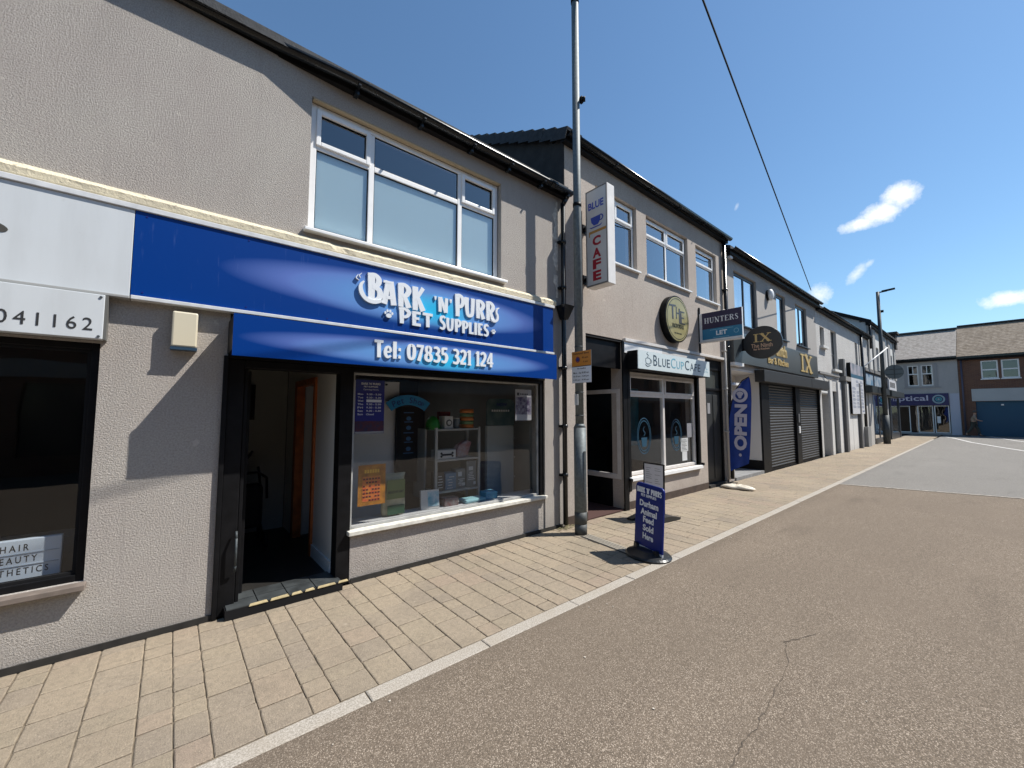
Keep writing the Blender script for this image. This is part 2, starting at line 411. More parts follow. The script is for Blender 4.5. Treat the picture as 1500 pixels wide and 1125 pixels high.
def window(parent, x0, x1, z0, z1, y, cols, tz, m=None, gm=None, t=.055, sill=True, casements=(), blind=None, name='window', sill_out=.09, back=M_INDARK, glassy=True):
    """y = front of frame. cols: x positions of mullions; tz: transom height or None; casements: column indices whose top light has its own sash"""
    m = m or M_UPVC; gm = gm or M_GLASSUP
    bm = bmesh.new(); frame(bm, x0, x1, z0, z1, y, y + .06, t)
    ed = [x0 + t] + list(cols) + [x1 - t]
    for c in cols: box(bm, c - t / 2, c + t / 2, y + .001, y + .059, z0 + t, z1 - t)
    spans = []
    for i in range(len(ed) - 1):
        a = ed[i] + (t / 2 if i > 0 else 0); b = ed[i + 1] - (t / 2 if i < len(ed) - 2 else 0)
        if tz:
            box(bm, a, b, y + .002, y + .058, tz - t / 2, tz + t / 2)
            spans += [(a, b, z0 + t, tz - t / 2, False), (a, b, tz + t / 2, z1 - t, i in casements)]
        else: spans.append((a, b, z0 + t, z1 - t, i in casements))
    w = obj(name, bm, m, parent, bev=.006)
    if glassy:
        for a, b, c, d, sash in spans:
            if sash:
                s = bmesh.new(); frame(s, a - .01, b + .01, c - .02, d + .01, y - .018, y + .012, .045)
                obj('sash', s, m, w, bev=.006); a += .035; b -= .035; c += .03; d -= .035
            g = bmesh.new(); frame(g, a - .003, b + .003, c - .003, d + .003, y + .012, y + .03, .010)
            obj('gasket', g, M_BLACKMATT, w)
            obj('pane', B(a, b, y + .020, y + .026, c, d), gm, w)
    if sill: obj('sill', B(x0 - .05, x1 + .07, y - sill_out, y + .02, z0 - .035, z0 - .001), m, w, bev=.006)
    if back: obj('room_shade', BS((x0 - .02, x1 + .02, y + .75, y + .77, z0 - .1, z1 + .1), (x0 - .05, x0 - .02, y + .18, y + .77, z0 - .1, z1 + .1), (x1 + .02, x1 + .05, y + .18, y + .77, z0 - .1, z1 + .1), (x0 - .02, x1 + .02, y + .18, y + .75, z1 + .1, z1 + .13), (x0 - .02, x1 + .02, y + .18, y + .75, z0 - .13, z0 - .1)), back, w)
    return w

# ---- text from the built-in font, as meshes
def text(parent, s, O, U, V, w=None, h=None, m=None, depth=.002, bold=0.0, name='lettering', align='L', gap=1.0, line=1.0):
    """O: lower-left (or centre with align='C') in world coordinates; U reading direction, V up; scaled to width w and cap height h"""
    cu = bpy.data.curves.new(name, 'FONT'); cu.body = s; cu.size = 1; cu.resolution_u = 3; cu.offset = bold; cu.space_character = gap; cu.space_line = line
    cu.align_x = 'CENTER' if align == 'C' else 'LEFT'
    cu.extrude = .5
    t = bpy.data.objects.new(name, cu); COL.objects.link(t)
    dg = bpy.context.evaluated_depsgraph_get(); dg.update()
    me = bpy.data.meshes.new_from_object(t.evaluated_get(dg)); bpy.data.objects.remove(t)
    xs = [v.co.x for v in me.vertices]; ys = [v.co.y for v in me.vertices]
    x0, x1, y0, y1 = min(xs), max(xs), min(ys), max(ys)
    sy = (h / (y1 - y0)) if h else None; sx = (w / (x1 - x0)) if w else sy
    if sy is None: sy = sx
    cx = x0 if align == 'L' else (x0 + x1) / 2
    U, V = Vector(U).normalized(), Vector(V).normalized(); N = U.cross(V); O = Vector(O)
    for v in me.vertices:
        c = v.co; v.co = O + U * ((c.x - cx) * sx) + V * ((c.y - y0) * sy) + N * ((c.z + .5) * depth)
    me.materials.clear()
    big = (h or 0) >= .085 and len([c for c in s if c != ' ']) > 1
    if not big: return obj(name, me, m or M_WHITE, parent)
    bm = bmesh.new(); bm.from_mesh(me); bpy.data.meshes.remove(me); seen = {}; isl = []
    for v in bm.verts:
        if v in seen: continue
        st_ = [v]; seen[v] = 1; g = []
        while st_:
            q_ = st_.pop(); g.append(q_)
            for e in q_.link_edges:
                w2 = e.other_vert(q_)
                if w2 not in seen: seen[w2] = 1; st_.append(w2)
        us = [(q_.co - O).dot(U) for q_ in g]; isl.append([min(us), max(us), [tuple(q_.co) for q_ in g], {f for q_ in g for f in q_.link_faces}])
    isl.sort(key=lambda t: t[0]); grp = []
    for a in isl:
        if grp and a[0] < grp[-1][1] - .4 * min(a[1] - a[0], grp[-1][1] - grp[-1][0]): grp[-1][1] = max(grp[-1][1], a[1]); grp[-1][2] |= a[3]
        else: grp.append([a[0], a[1], set(a[3])])
    res = None
    for a in grp:
        b_ = bmesh.new(); mp = {}
        for f in a[2]:
            vv = []
            for q_ in f.verts:
                if q_ not in mp: mp[q_] = b_.verts.new(q_.co)
                vv.append(mp[q_])
            try: b_.faces.new(vv)
            except ValueError: pass
        m2 = bpy.data.meshes.new('letter'); b_.to_mesh(m2); b_.free(); res = obj('letter', m2, m or M_WHITE, parent)
    bm.free(); return res

# ---- drawn letters: strokes of varying width
def spline(pts, n=5):
    if len(pts) < 3: return pts
    o = []
    P = [pts[0]] + list(pts) + [pts[-1]]
    for i in range(1, len(P) - 2):
        for k in range(n):
            t = k / n; a, b, c, d = P[i - 1], P[i], P[i + 1], P[i + 2]
            o.append(tuple(.5 * (2 * b[j] + (c[j] - a[j]) * t + (2 * a[j] - 5 * b[j] + 4 * c[j] - d[j]) * t * t + (3 * b[j] - a[j] - 3 * c[j] + d[j]) * t ** 3) for j in range(3)))
    o.append(P[-2]); return o
FAT = {  # x, y, width ; 'c' = curved
 'B': (.78, [((.27, 0, .26), (.24, 1.0, .34)), ('c', (.10, .93, .14), (.42, .96, .17), (.62, .80, .26), (.54, .60, .22), (.30, .53, .14)), ('c', (.30, .50, .14), (.62, .44, .24), (.70, .22, .27), (.50, .05, .17), (.08, .06, .14))]),
 'A': (.74, [((.12, 0, .25), (.30, 1.0, .24)), ((.62, 0, .27), (.44, 1.0, .26)), ((.2, .30, .16), (.56, .30, .16)), ((.05, .95, .11), (.5, .95, .11))]),
 'R': (.80, [((.24, 0, .24), (.22, 1.0, .30)), ('c', (.06, .93, .14), (.42, .96, .17), (.66, .78, .26), (.54, .54, .22), (.28, .46, .16)), ((.42, .50, .18), (.68, 0, .28))]),
 'K': (.80, [((.22, 0, .26), (.20, 1.0, .30)), ((.24, .42, .16), (.66, 1.0, .20)), ((.36, .56, .18), (.68, 0, .28))]),
 'N': (.80, [((.18, 0, .22), (.16, 1.0, .26)), ((.20, 1.0, .22), (.58, 0, .22)), ((.62, 0, .22), (.64, 1.0, .22))]),
 'P': (.74, [((.25, 0, .25), (.22, 1.0, .32)), ('c', (.06, .93, .14), (.42, .96, .17), (.66, .76, .26), (.54, .50, .20), (.28, .42, .15))]),
 'U': (.80, [('c', (.16, 1.0, .28), (.17, .5, .26), (.26, .12, .22), (.44, .07, .18), (.60, .18, .22), (.64, .55, .24), (.65, 1.0, .26))]),
 'S': (.68, [('c', (.60, .84, .14), (.44, .94, .18), (.20, .84, .24), (.20, .62, .24), (.44, .46, .24), (.54, .26, .24), (.40, .07, .20), (.08, .12, .16))]),
 'E': (.66, [((.22, 0, .25), (.20, 1.0, .28)), ((.1, .92, .16), (.60, .93, .17)), ((.2, .52, .14), (.52, .52, .16)), ((.1, .08, .16), (.62, .08, .18))]),
 'T': (.70, [((.38, 0, .24), (.36, 1.0, .25)), ((.04, .92, .18), (.68, .92, .17))]),
 'L': (.62, [((.22, 0, .25), (.20, 1.0, .28)), ((.1, .08, .16), (.60, .10, .2))]),
 'I': (.34, [((.18, 0, .26), (.17, 1.0, .28))]),
 "'": (.26, [((.13, .74, .07), (.12, 1.0, .18))]),
 '0': (.72, [('c', (.36, .93, .16), (.16, .80, .22), (.13, .5, .25), (.18, .18, .22), (.36, .07, .16), (.54, .18, .22), (.60, .5, .25), (.56, .80, .22), (.36, .93, .16))]),
 '1': (.44, [((.26, 0, .22), (.25, 1.0, .24)), ((.04, .84, .1), (.26, .96, .14)), ((.08, .04, .1), (.42, .04, .1))]),
 '2': (.68, [('c', (.10, .80, .14), (.32, .93, .18), (.54, .78, .24), (.46, .50, .22), (.12, .12, .2)), ((.06, .08, .17), (.62, .08, .17))]),
 '3': (.66, [('c', (.08, .90, .14), (.36, .92, .18), (.52, .76, .22), (.42, .58, .18), (.24, .53, .12)), ('c', (.24, .51, .12), (.48, .44, .2), (.56, .26, .24), (.40, .07, .2), (.06, .10, .15))]),
 '4': (.72, [((.48, 0, .22), (.47, 1.0, .24)), ((.42, .96, .14), (.06, .34, .16)), ((.04, .28, .14), (.70, .28, .14))]),
 '5': (.66, [((.14, .92, .17), (.58, .93, .16)), ((.17, .95, .2), (.15, .55, .18)), ('c', (.12, .54, .14), (.40, .58, .2), (.54, .36, .25), (.40, .08, .2), (.06, .10, .15))]),
 '7': (.64, [((.04, .91, .18), (.62, .91, .18)), ((.54, .95, .16), (.22, 0, .26))]),
 '8': (.72, [('c', (.36, .94, .15), (.18, .84, .2), (.20, .62, .2), (.36, .53, .16), (.52, .62, .2), (.54, .84, .2), (.36, .94, .15)), ('c', (.36, .50, .15), (.16, .38, .23), (.16, .16, .23), (.36, .06, .18), (.58, .16, .23), (.57, .38, .23), (.36, .50, .15))]),
 'e': (.62, [((.14, .34, .12), (.50, .38, .12)), ('c', (.50, .38, .14), (.48, .56, .17), (.32, .66, .14), (.14, .52, .2), (.13, .22, .21), (.28, .06, .17), (.54, .14, .12))]),
 'l': (.34, [((.18, 0, .23), (.17, 1.0, .25))]),
 ':': (.34, [((.09, .12, .2), (.27, .12, .2)), ((.09, .56, .2), (.27, .56, .2))]),
}
SER = {}
def _s(w, *st): return (w, list(st))
TK, TN = .17, .055
def ser(x, y, w=.34): return ((x - w / 2, y, .06), (x + w / 2, y, .06))
SER['H'] = _s(.92, ((.2, 0, TK), (.2, 1, TK)), ((.7, 0, TK), (.7, 1, TK)), ((.2, .5, TN), (.7, .5, TN)), ser(.2, .03), ser(.2, .97), ser(.7, .03), ser(.7, .97))
SER['U'] = _s(.88, ('c', (.2, 1, TK), (.2, .4, TK), (.28, .1, .14), (.45, .03, .07), (.62, .12, .07), (.68, .4, .07), (.68, 1, .07)), ser(.2, .97), ser(.68, .97, .26))
SER['N'] = _s(.9, ((.18, 0, .06), (.18, 1, .06)), ((.16, .98, TK), (.7, 0, TK)), ((.72, 0, .06), (.72, 1, .06)), ser(.18, .03, .26), ser(.1, .97, .2), ser(.72, .97, .26))
SER['T'] = _s(.8, ((.4, 0, TK), (.4, 1, TK)), ((.06, .96, .07), (.74, .96, .07)), ser(.4, .03), ((.08, .99, .05), (.08, .74, .02)), ((.72, .99, .05), (.72, .74, .02)))
SER['E'] = _s(.78, ((.2, 0, TK), (.2, 1, TK)), ((.08, .96, .07), (.66, .96, .07)), ((.2, .5, TN), (.5, .5, TN)), ((.08, .04, .07), (.7, .04, .07)), ((.66, .98, .05), (.66, .74, .02)), ((.7, .02, .05), (.7, .28, .02)))
SER['R'] = _s(.88, ((.2, 0, TK), (.2, 1, TK)), ('c', (.08, .97, .06), (.42, .96, .07), (.64, .76, .16), (.46, .54, .07), (.2, .52, .06)), ((.42, .52, .13), (.74, .0, .17)), ser(.2, .03))
SER['S'] = _s(.66, ('c', (.54, .72, .03), (.44, .94, .06), (.22, .92, .10), (.14, .72, .16), (.32, .52, .18), (.50, .28, .16), (.40, .06, .08), (.16, .06, .06), (.08, .30, .03)))
SER['I'] = _s(.44, ((.22, 0, .19), (.22, 1, .19)), ser(.22, .03, .4), ser(.22, .97, .4))
SER['X'] = _s(.9, ((.16, 1, .2), (.74, 0, .2)), ((.74, 1, .07), (.16, 0, .07)), ser(.17, .03, .3), ser(.17, .97, .36), ser(.73, .03, .36), ser(.73, .97, .3))
def strokes(parent, s, font, O, U, V, w, h, m, depth=.012, gap=.03, name='letter', jitter=None, lift=None):
    """one mesh per character"""
    U, V = Vector(U).normalized(), Vector(V).normalized(); N = U.cross(V); O = Vector(O)
    tot = sum((font[c][0] + gap) if c != ' ' else .38 for c in s) - gap; k = w / tot; x = 0; i = 0
    outl = []
    for ch in s:
        if ch == ' ': x += .38; continue
        wd, st = font[ch]; bm = bmesh.new()
        dx, dy, sc = (jitter[i] if jitter else (0, 0, 1))
        for q, sk in enumerate(st):
            pts = spline(sk[1:]) if sk[0] == 'c' else list(sk)
            pts = [Vector(p) for p in pts]; eps = q * .0004
            L, Rr = [], []
            for a in range(len(pts)):
                p0 = pts[max(a - 1, 0)]; p1 = pts[min(a + 1, len(pts) - 1)]
                # directions are taken at the drawn scale so that widths stay even
                dr = Vector(((p1.x - p0.x) * k, (p1.y - p0.y) * h)).normalized(); nr = Vector((-dr.y, dr.x)) * pts[a].z * .5 * (k * .55 + h * .45)
                c = Vector(((x + dx + pts[a].x) * k, (pts[a].y * sc + dy) * h))
                L.append(c + nr); Rr.append(c - nr)
            W = lambda c, z: O + U * c.x + V * c.y + N * z
            lo, hi = -.001, depth + eps
            vl = [(bm.verts.new(W(a, lo)), bm.verts.new(W(a, hi))) for a in L]; vr = [(bm.verts.new(W(a, lo)), bm.verts.new(W(a, hi))) for a in Rr]
            for a in range(len(L) - 1):
                bm.faces.new((vl[a][1], vl[a + 1][1], vr[a + 1][1], vr[a][1]))
                bm.faces.new((vl[a][0], vl[a + 1][0], vl[a + 1][1], vl[a][1])); bm.faces.new((vr[a][0], vr[a][1], vr[a + 1][1], vr[a + 1][0]))
            bm.faces.new((vl[0][0], vl[0][1], vr[0][1], vr[0][0])); bm.faces.new((vl[-1][0], vr[-1][0], vr[-1][1], vl[-1][1]))
        outl.append(obj(name, bm, m, parent)); x += wd + gap; i += 1
    return outl
X, Y, Z = (1, 0, 0), (0, 1, 0), (0, 0, 1)
NY = (0, -1, 0)
# ------------------------------------------------------------------ ground
bm = bmesh.new(); box(bm, -400, 600, -500, 500, -.30, -.125); obj('ground', bm, M_GROUND, kind='structure')
bm = bmesh.new()
def poly(bm, pts, z0, z1): prism(bm, [(x, y, z1) for x, y in pts], (0, 0, z0 - z1))
poly(bm, [(-40, -1.722), (11.85, -1.722), (14.6, -12), (-40, -12)], -.12, 0); obj('road_near', bm, M_ROAD, kind='structure')
bm = bmesh.new(); poly(bm, [(11.86, -1.722), (43.45, -1.722), (43.45, -60), (27.5, -60), (14.61, -12)], -.12, .004); obj('road_far', bm, M_ROAD2, kind='structure')
bm = bmesh.new(); poly(bm, [(11.80, -1.73), (11.88, -1.73), (14.64, -12), (14.56, -12)], .004, .008); obj('road_joint', bm, mat('joint_tar', (.30, .27, .23), .9, var=.5, vscale=14), kind='structure')
# crack in the near road
bm = bmesh.new()
cp = [(3.75, -3.15), (3.598, -3.096), (3.45, -3.04), (3.406, -3.06), (3.2, -3.13), (2.973, -3.164), (2.8, -3.17), (2.60, -3.20), (2.53, -3.19), (2.45, -3.215), (2.3, -3.195), (2.191, -3.21), (2.077, -3.223), (1.9, -3.20), (1.6, -3.24)]
q = []
for a, b in zip(cp, cp[1:]):
    for k in range(4):
        t = k / 4; q.append((a[0] * (1 - t) + b[0] * t + random.uniform(-.006, .006), a[1] * (1 - t) + b[1] * t + random.uniform(-.008, .008)))
for a, b in zip(q, q[1:]):
    w_ = random.uniform(.0008, .004)
    d = Vector((b[0] - a[0], b[1] - a[1])).normalized(); n_ = Vector((-d.y, d.x)) * w_
    vsx = [bm.verts.new((a[0] + n_.x, a[1] + n_.y, .0035)), bm.verts.new((b[0] + n_.x, b[1] + n_.y, .0035)), bm.verts.new((b[0] - n_.x, b[1] - n_.y, .0035)), bm.verts.new((a[0] - n_.x, a[1] - n_.y, .0035))]
    bm.faces.new(vsx)
obj('road_crack', bm, mat('crack_dark', (.095, .076, .058), 1), kind='structure')
# white lines where the street meets the square
ML = mat('worn_white_line', (.55, .54, .52), .8, var=.25, vscale=10)
def strip(pts, w, z):
    bm = bmesh.new()
    for a, b in zip(pts, pts[1:]):
        d = Vector((b[0] - a[0], b[1] - a[1])).normalized(); n_ = Vector((-d.y, d.x)) * w / 2
        poly(bm, [(a[0] + n_.x, a[1] + n_.y), (b[0] + n_.x, b[1] + n_.y), (b[0] - n_.x, b[1] - n_.y), (a[0] - n_.x, a[1] - n_.y)], z - .003, z)
    return bm
obj('painted_line', strip([(39.6, -2.0), (38.6, -2.35), (33.7, -3.25), (29.7, -4.35), (25, -5.8)], .12, .008), ML, kind='structure')
obj('painted_line', strip([(42.5, -3.9), (37.5, -4.9), (32, -6.3)], .12, .008), ML, kind='structure')

# ------------------------------------------------------------------ pavement of single blocks, flush kerb
pave = obj('pavement', B(-4, 43.45, -1.60, -.002, -.12, -.0095), M_SAND, kind='structure')
kerb = obj('kerb', B(-4, 36.0, -1.722, -1.602, -.12, -.008), M_SAND, kind='structure')
def slab_bm(bm, x, y, lx, ly, z0=-.026, z1=0.0, c=.007, tilt=(0, 0), dz=0):
    v = []
    for zz, i in ((z0, 0), (z1 - c * .6, 0), (z1, c)):
        v.append([bm.verts.new((x + sx * (lx / 2 - i), y + sy * (ly / 2 - i), zz + dz + (sx * tilt[0] + sy * tilt[1]) * (zz > -.02))) for sx, sy in ((-1, -1), (1, -1), (1, 1), (-1, 1))])
    for a, b in ((0, 1), (1, 2)):
        for k in range(4): bm.faces.new((v[a][k], v[a][(k + 1) % 4], v[b][(k + 1) % 4], v[b][k]))
    bm.faces.new(v[2])
COURSE = {-2: .085}
courses = []; x = 0.085
ws = []
pat = [.150, .216, .226, .142, .223, .222, .149, .230, .223, .145, .228, .223, .157, .152, .286 - .06, .163, .226, .15, .222, .216]
xx = .085
for w_ in pat: ws.append((xx, w_)); xx += w_
while xx < 42.8:
    w_ = random.choice((.15, .222, .222, .226)); ws.append((xx, w_)); xx += w_
xx = .085
while xx > -2.2:
    w_ = random.choice((.15, .222, .226)); xx -= w_; ws.insert(0, (xx, w_))
slabs = []; G = .003
for cx_, w_ in ws:
    y = -.008 - random.choice((0, 0, .0)); first = True
    y0 = -.006
    while y0 > -1.594:
        L = random.choice((.15, .225, .225, .345, .30)) if w_ > .18 else random.choice((.15, .225, .225))
        if first: L = random.choice((.10, .16, .20)); first = False
        if y0 - L < -1.50: L = y0 + 1.598
        slabs.append((cx_ + w_ / 2, y0 - L / 2, w_ - G, L - G)); y0 -= L
NEARX = 300
near = sorted([s for s in slabs if s[0] > -1.15], key=lambda s: s[0])[:NEARX]
cut = near[-1][0]
shapes = {}
nearset = set(near)
def slab_rough(lx, ly):
    b_ = bmesh.new(); pts = []
    c4 = [(-lx / 2, -ly / 2), (lx / 2, -ly / 2), (lx / 2, ly / 2), (-lx / 2, ly / 2)]
    for i in range(4):
        a, b = Vector(c4[i]), Vector(c4[(i + 1) % 4]); n_ = Vector((-(b - a).y, (b - a).x)).normalized()
        for k in range(3):
            j = random.uniform(-.0002, .0028) if k else random.uniform(.0008, .0035)
            pts.append(a + (b - a) * (k / 3) + n_ * j + ((Vector((0, 0)) - a).normalized() * .003 if k == 0 else Vector((0, 0))))
    V = []
    for z, f in ((-.026, 0), (-.0035, 0), (0, .0055)):
        V.append([b_.verts.new((p.x * (1 - 2 * f / lx), p.y * (1 - 2 * f / ly), z + (random.uniform(-.0012, .0004) if z == 0 else 0))) for p in pts])
    for a, b in zip(V, V[1:]):
        for i in range(12): b_.faces.new((a[i], a[(i + 1) % 12], b[(i + 1) % 12], b[i]))
    b_.faces.new(V[2]); bmesh.ops.recalc_face_normals(b_, faces=b_.faces)
    me = bpy.data.meshes.new('paving_block'); b_.to_mesh(me); b_.free(); me.materials.append(M_PAVE); return me
def slab_mesh(lx, ly):
    k = (round(lx, 3), round(ly, 2))
    if k not in shapes:
        b_ = bmesh.new(); slab_bm(b_, 0, 0, lx, ly, c=.008); bmesh.ops.recalc_face_normals(b_, faces=b_.faces)
        me = bpy.data.meshes.new('paving_block'); b_.to_mesh(me); b_.free(); me.materials.append(M_PAVE); shapes[k] = me
    return shapes[k]
far = bmesh.new()
for s in slabs:
    if s in nearset:
        me = slab_rough(s[2], s[3])
        o = bpy.data.objects.new('paving_block', me); COL.objects.link(o); o.parent = pave
        o.location = (s[0], s[1], random.uniform(-.0025, .0005)); o.scale = (1, 1, 1)
        o.rotation_euler = (random.uniform(-.006, .006), random.uniform(-.006, .006), random.uniform(-.004, .004))
    elif s[0] >= cut or s[0] < -1.15:
        slab_bm(far, s[0], s[1], s[2], s[3], tilt=(random.uniform(-.001, .001), random.uniform(-.0015, .0015)), dz=random.uniform(-.003, 0))
obj('paving_block', far, M_PAVE, pave, kind='stuff')
kx = -4.0; kj = [.10, .956, 1.80, 2.752, 3.594]
for a, b in zip([-3.4, -2.5, -1.65, -.75] + kj, [-2.5, -1.65, -.75, .10] + kj[1:] + [4.5]):
    b_ = bmesh.new(); slab_bm(b_, 0, 0, b - a - .007, .112, c=.006); o = obj('kerb_stone', b_, M_KERB, kerb)
    o.location = ((a + b) / 2, -1.661, random.uniform(-.002, .002)); o.rotation_euler = (0, 0, random.uniform(-.004, .004))
x = 4.5; me = None
while x < 35.9:
    if me is None:
        b_ = bmesh.new(); slab_bm(b_, 0, 0, .893, .112, c=.006); bmesh.ops.recalc_face_normals(b_, faces=b_.faces); me = bpy.data.meshes.new('kerb_stone'); b_.to_mesh(me); b_.free(); me.materials.append(M_KERB)
    o = bpy.data.objects.new('kerb_stone', me); COL.objects.link(o); o.parent = kerb; o.location = (x + .45, -1.661, random.uniform(-.003, .002)); x += .9

# drain channel across the pavement from the lamp post foot
t_ = thing('drain_channel', 'narrow slotted metal drain channel crossing the paving from the lamp post foot', 'drain', (4.24, -.5, 0))
dl = [((4.262, -.50), (4.163, -1.27)), ((4.30, -.50), (4.20, -1.27)), ((4.34, -.50), (4.238, -1.27)), ((4.38, -.50), (4.275, -1.27))]
def quad(p, q_, w_):
    d = Vector((q_[0] - p[0], q_[1] - p[1])).normalized(); n_ = Vector((-d.y, d.x)) * w_ / 2
    return [(p[0] + n_.x, p[1] + n_.y), (q_[0] + n_.x, q_[1] + n_.y), (q_[0] - n_.x, q_[1] - n_.y), (p[0] - n_.x, p[1] - n_.y)]
b_ = bmesh.new(); poly(b_, quad((4.32, -.48), (4.218, -1.29), .17), .001, .005); obj('channel_bed', b_, mat('channel_grey', (.05, .045, .04), .8), t_)
for p, q_ in dl:
    b_ = bmesh.new(); poly(b_, quad(p, q_, .024), .0055, .013); obj('grating_bar', b_, mat('drain_iron', (.30, .27, .225), .7, .1), t_)

# ------------------------------------------------------------------ shared building bits
def gutter(parent, pts, r=.055, m=None, soff=None, wallgap=True):
    """half-round gutter along pts (outer lip line given as centre line, z = rim)"""
    m = m or M_GUTTER
    bm = bmesh.new(); n = 10; rings = []
    for p in pts:
        rings.append([bm.verts.new((p[0], p[1] - math.cos(math.pi * i / n) * r, p[2] - math.sin(math.pi * i / n) * r)) for i in range(n + 1)] +
                     [bm.verts.new((p[0], p[1] + math.cos(math.pi * i / n) * (r - .006), p[2] - math.sin(math.pi * i / n) * (r - .006))) for i in range(n + 1)])
    k = len(rings[0])
    for a, b in zip(rings, rings[1:]):
        for i in range(k): f = bm.faces.new((a[i], a[(i + 1) % k], b[(i + 1) % k], b[i])); f.smooth = (i % (n + 1)) != n
    bm.faces.new(rings[0]); bm.faces.new(rings[-1][::-1])
    g = obj('gutter', bm, m, parent)
    for p in pts[:1] + pts[-1:]: pass
    return g
def downpipe(parent, x, y, z0, z1, r=.036, m=None, clips=()):
    bm = bmesh.new(); tube(bm, (x, y, z0), (x, y, z1), r, n=14); p = obj('downpipe', bm, m or M_GUTTER, parent)
    for z in clips:
        b_ = bmesh.new(); tube(b_, (x, y, z - .022), (x, y, z + .022), r + .009, n=14); box(b_, x - .06, x + .06, y + r * .5, y + r + .03, z - .018, z + .018); obj('pipe_clip', b_, m or M_GUTTER, p)
    return p
def roof_slab(parent, x0, x1, y0, z0, y1, z1, m, th=.08, name='roof'):
    b_ = bmesh.new(); prism(b_, [(x0, y0, z0), (x0, y1, z1), (x0, y1, z1 - th), (x0, y0, z0 - th)], (x1 - x0, 0, 0)); return obj(name, b_, m, parent)

# ================================================================== building 1: pet shop and salon under one eave
b1 = thing('rendered_shop_building', 'nearest grey rendered building holding the pet shop and the salon', 'building', (2, .1, 0))
bm = wall(bmesh.new(), -4.5, 4.492, 0, 5.02, [(-3.4, -.405, .49, 2.145), (.35, 4.045, 0, 3.16), (.915, 3.262, 3.375, 4.715)], 0, .25)
obj('wall', bm, M_RENDER, b1)
# wall pieces round the shopfront
bm = wall(bmesh.new(), 1.392, 4.045, 0, .455, [], .004, .2); obj('stall_riser', bm, M_RENDER, b1)
obj('stall_riser', B(4.046, 4.18, -.012, -.001, .05, 2.5), M_RENDER, b1)
obj('sign_board_backing', B(.352, 4.043, .01, .2, 2.42, 3.158), M_INDARK, b1)
bm = bmesh.new()
for a, b in ((-4.5, -.40), (-.40, .34), (1.40, 4.40)): box(bm, a, b, -.014, -.001, 0, .045)
obj('plinth', bm, M_PLINTH, b1)
# weathered cream moulding: a slightly uneven strip
bm = bmesh.new(); n = 150; prev = None
for i in range(n + 1):
    x = -4.5 + (4.26 + 4.5) * i / n; j = random.uniform(-.002, .002); k_ = random.uniform(-.002, .002)
    chip = (i % 47) in (3, 4)
    pr_ = [bm.verts.new(c) for c in ((x, -.002, 3.292), (x, -.03 - j, 3.296 + j - chip * .01), (x, -.055 + j + chip * .012, 3.262 + k_), (x, -.05, 3.216 + k_), (x, -.03, 3.205), (x, -.002, 3.205))]
    if prev:
        for a in range(5): bm.faces.new((prev[a], prev[a + 1], pr_[a + 1], pr_[a]))
    prev = pr_
obj('moulding', bm, M_CREAM, b1)
obj('sign_rail', B(-4.5, 4.20, -.075, -.004, 3.155, 3.196), M_ALU, b1, bev=.004)
obj('sign_rail', B(-.262, 4.18, -.082, -.004, 2.478, 2.508), M_ALU, b1, bev=.004)
obj('sign_rail', B(-4.5, -.266, -.082, -.004, 2.478, 2.498), mat('grey_trim', (.30, .30, .29), .5), b1, bev=.004)
# eave: gutter nearly touches the wall on the far left and stands off further right
GP = [(-4.5, .02, 5.06), (-1.2, .01, 5.055), (-.11, .0, 5.035), (.62, -.062, 5.01), (1.2, -.148, 4.975), (2.4, -.15, 4.968), (4.10, -.15, 4.968), (4.50, -.15, 4.966)]  # left-hand bend shaped so the eave shadow runs diagonally on the wall
gt = gutter(b1, GP, .056)
bm = bmesh.new()
for a, b in zip(GP, GP[1:]):
    prism(bm, [(a[0], a[1] + .06, a[2] + .05), (a[0], a[1] + .06, a[2] - .085), (a[0], -.001, a[2] - .075), (a[0], -.001, a[2] + .05)], (0, 0, 0)) if False else None
    v = [bm.verts.new(c) for c in ((a[0], a[1] + .062, a[2] + .02), (a[0], a[1] + .062, a[2] - .07), (a[0], -.001, a[2] - .06), (a[0], -.001, a[2] + .05), (b[0], b[1] + .062, b[2] + .02), (b[0], b[1] + .062, b[2] - .07), (b[0], -.001, b[2] - .06), (b[0], -.001, b[2] + .05))]
    for f in ((0, 1, 5, 4), (1, 2, 6, 5), (2, 3, 7, 6), (3, 0, 4, 7)): bm.faces.new([v[i] for i in f])
obj('fascia_board', bm, M_SOFFIT, b1)
for x, y_ in ((2.02, -.15), (3.9, -.15), (3.3, -.15), (2.7, -.15), (1.3, -.148)):
    obj('gutter_bracket', BS((x - .012, x + .012, y_ - .062, y_ + .065, 4.900, 4.915), (x - .02, x + .02, y_ + .02, y_ + .10, 4.86, 4.90)), M_GUTTER, gt)
for x in (4.10,): 
    b_ = bmesh.new(); tube(b_, (x - .05, -.15 if x > 1 else -.12, 4.968), (x + .05, -.15 if x > 1 else -.12, 4.968), .066, n=16); bmesh.ops.bisect_plane(b_, geom=b_.verts[:] + b_.edges[:] + b_.faces[:], plane_co=(0, 0, 4.972), plane_no=(0, 0, 1), clear_outer=True)
    obj('gutter_joint', b_, M_GUTTER, gt)
roof_slab(b1, -4.5, 4.47, -.12, 5.06, 4.2, 7.1, M_ROOF)
roof_slab(b1, -4.5, 4.47, 8.2, 5.1, 4.2, 7.1, M_ROOF)
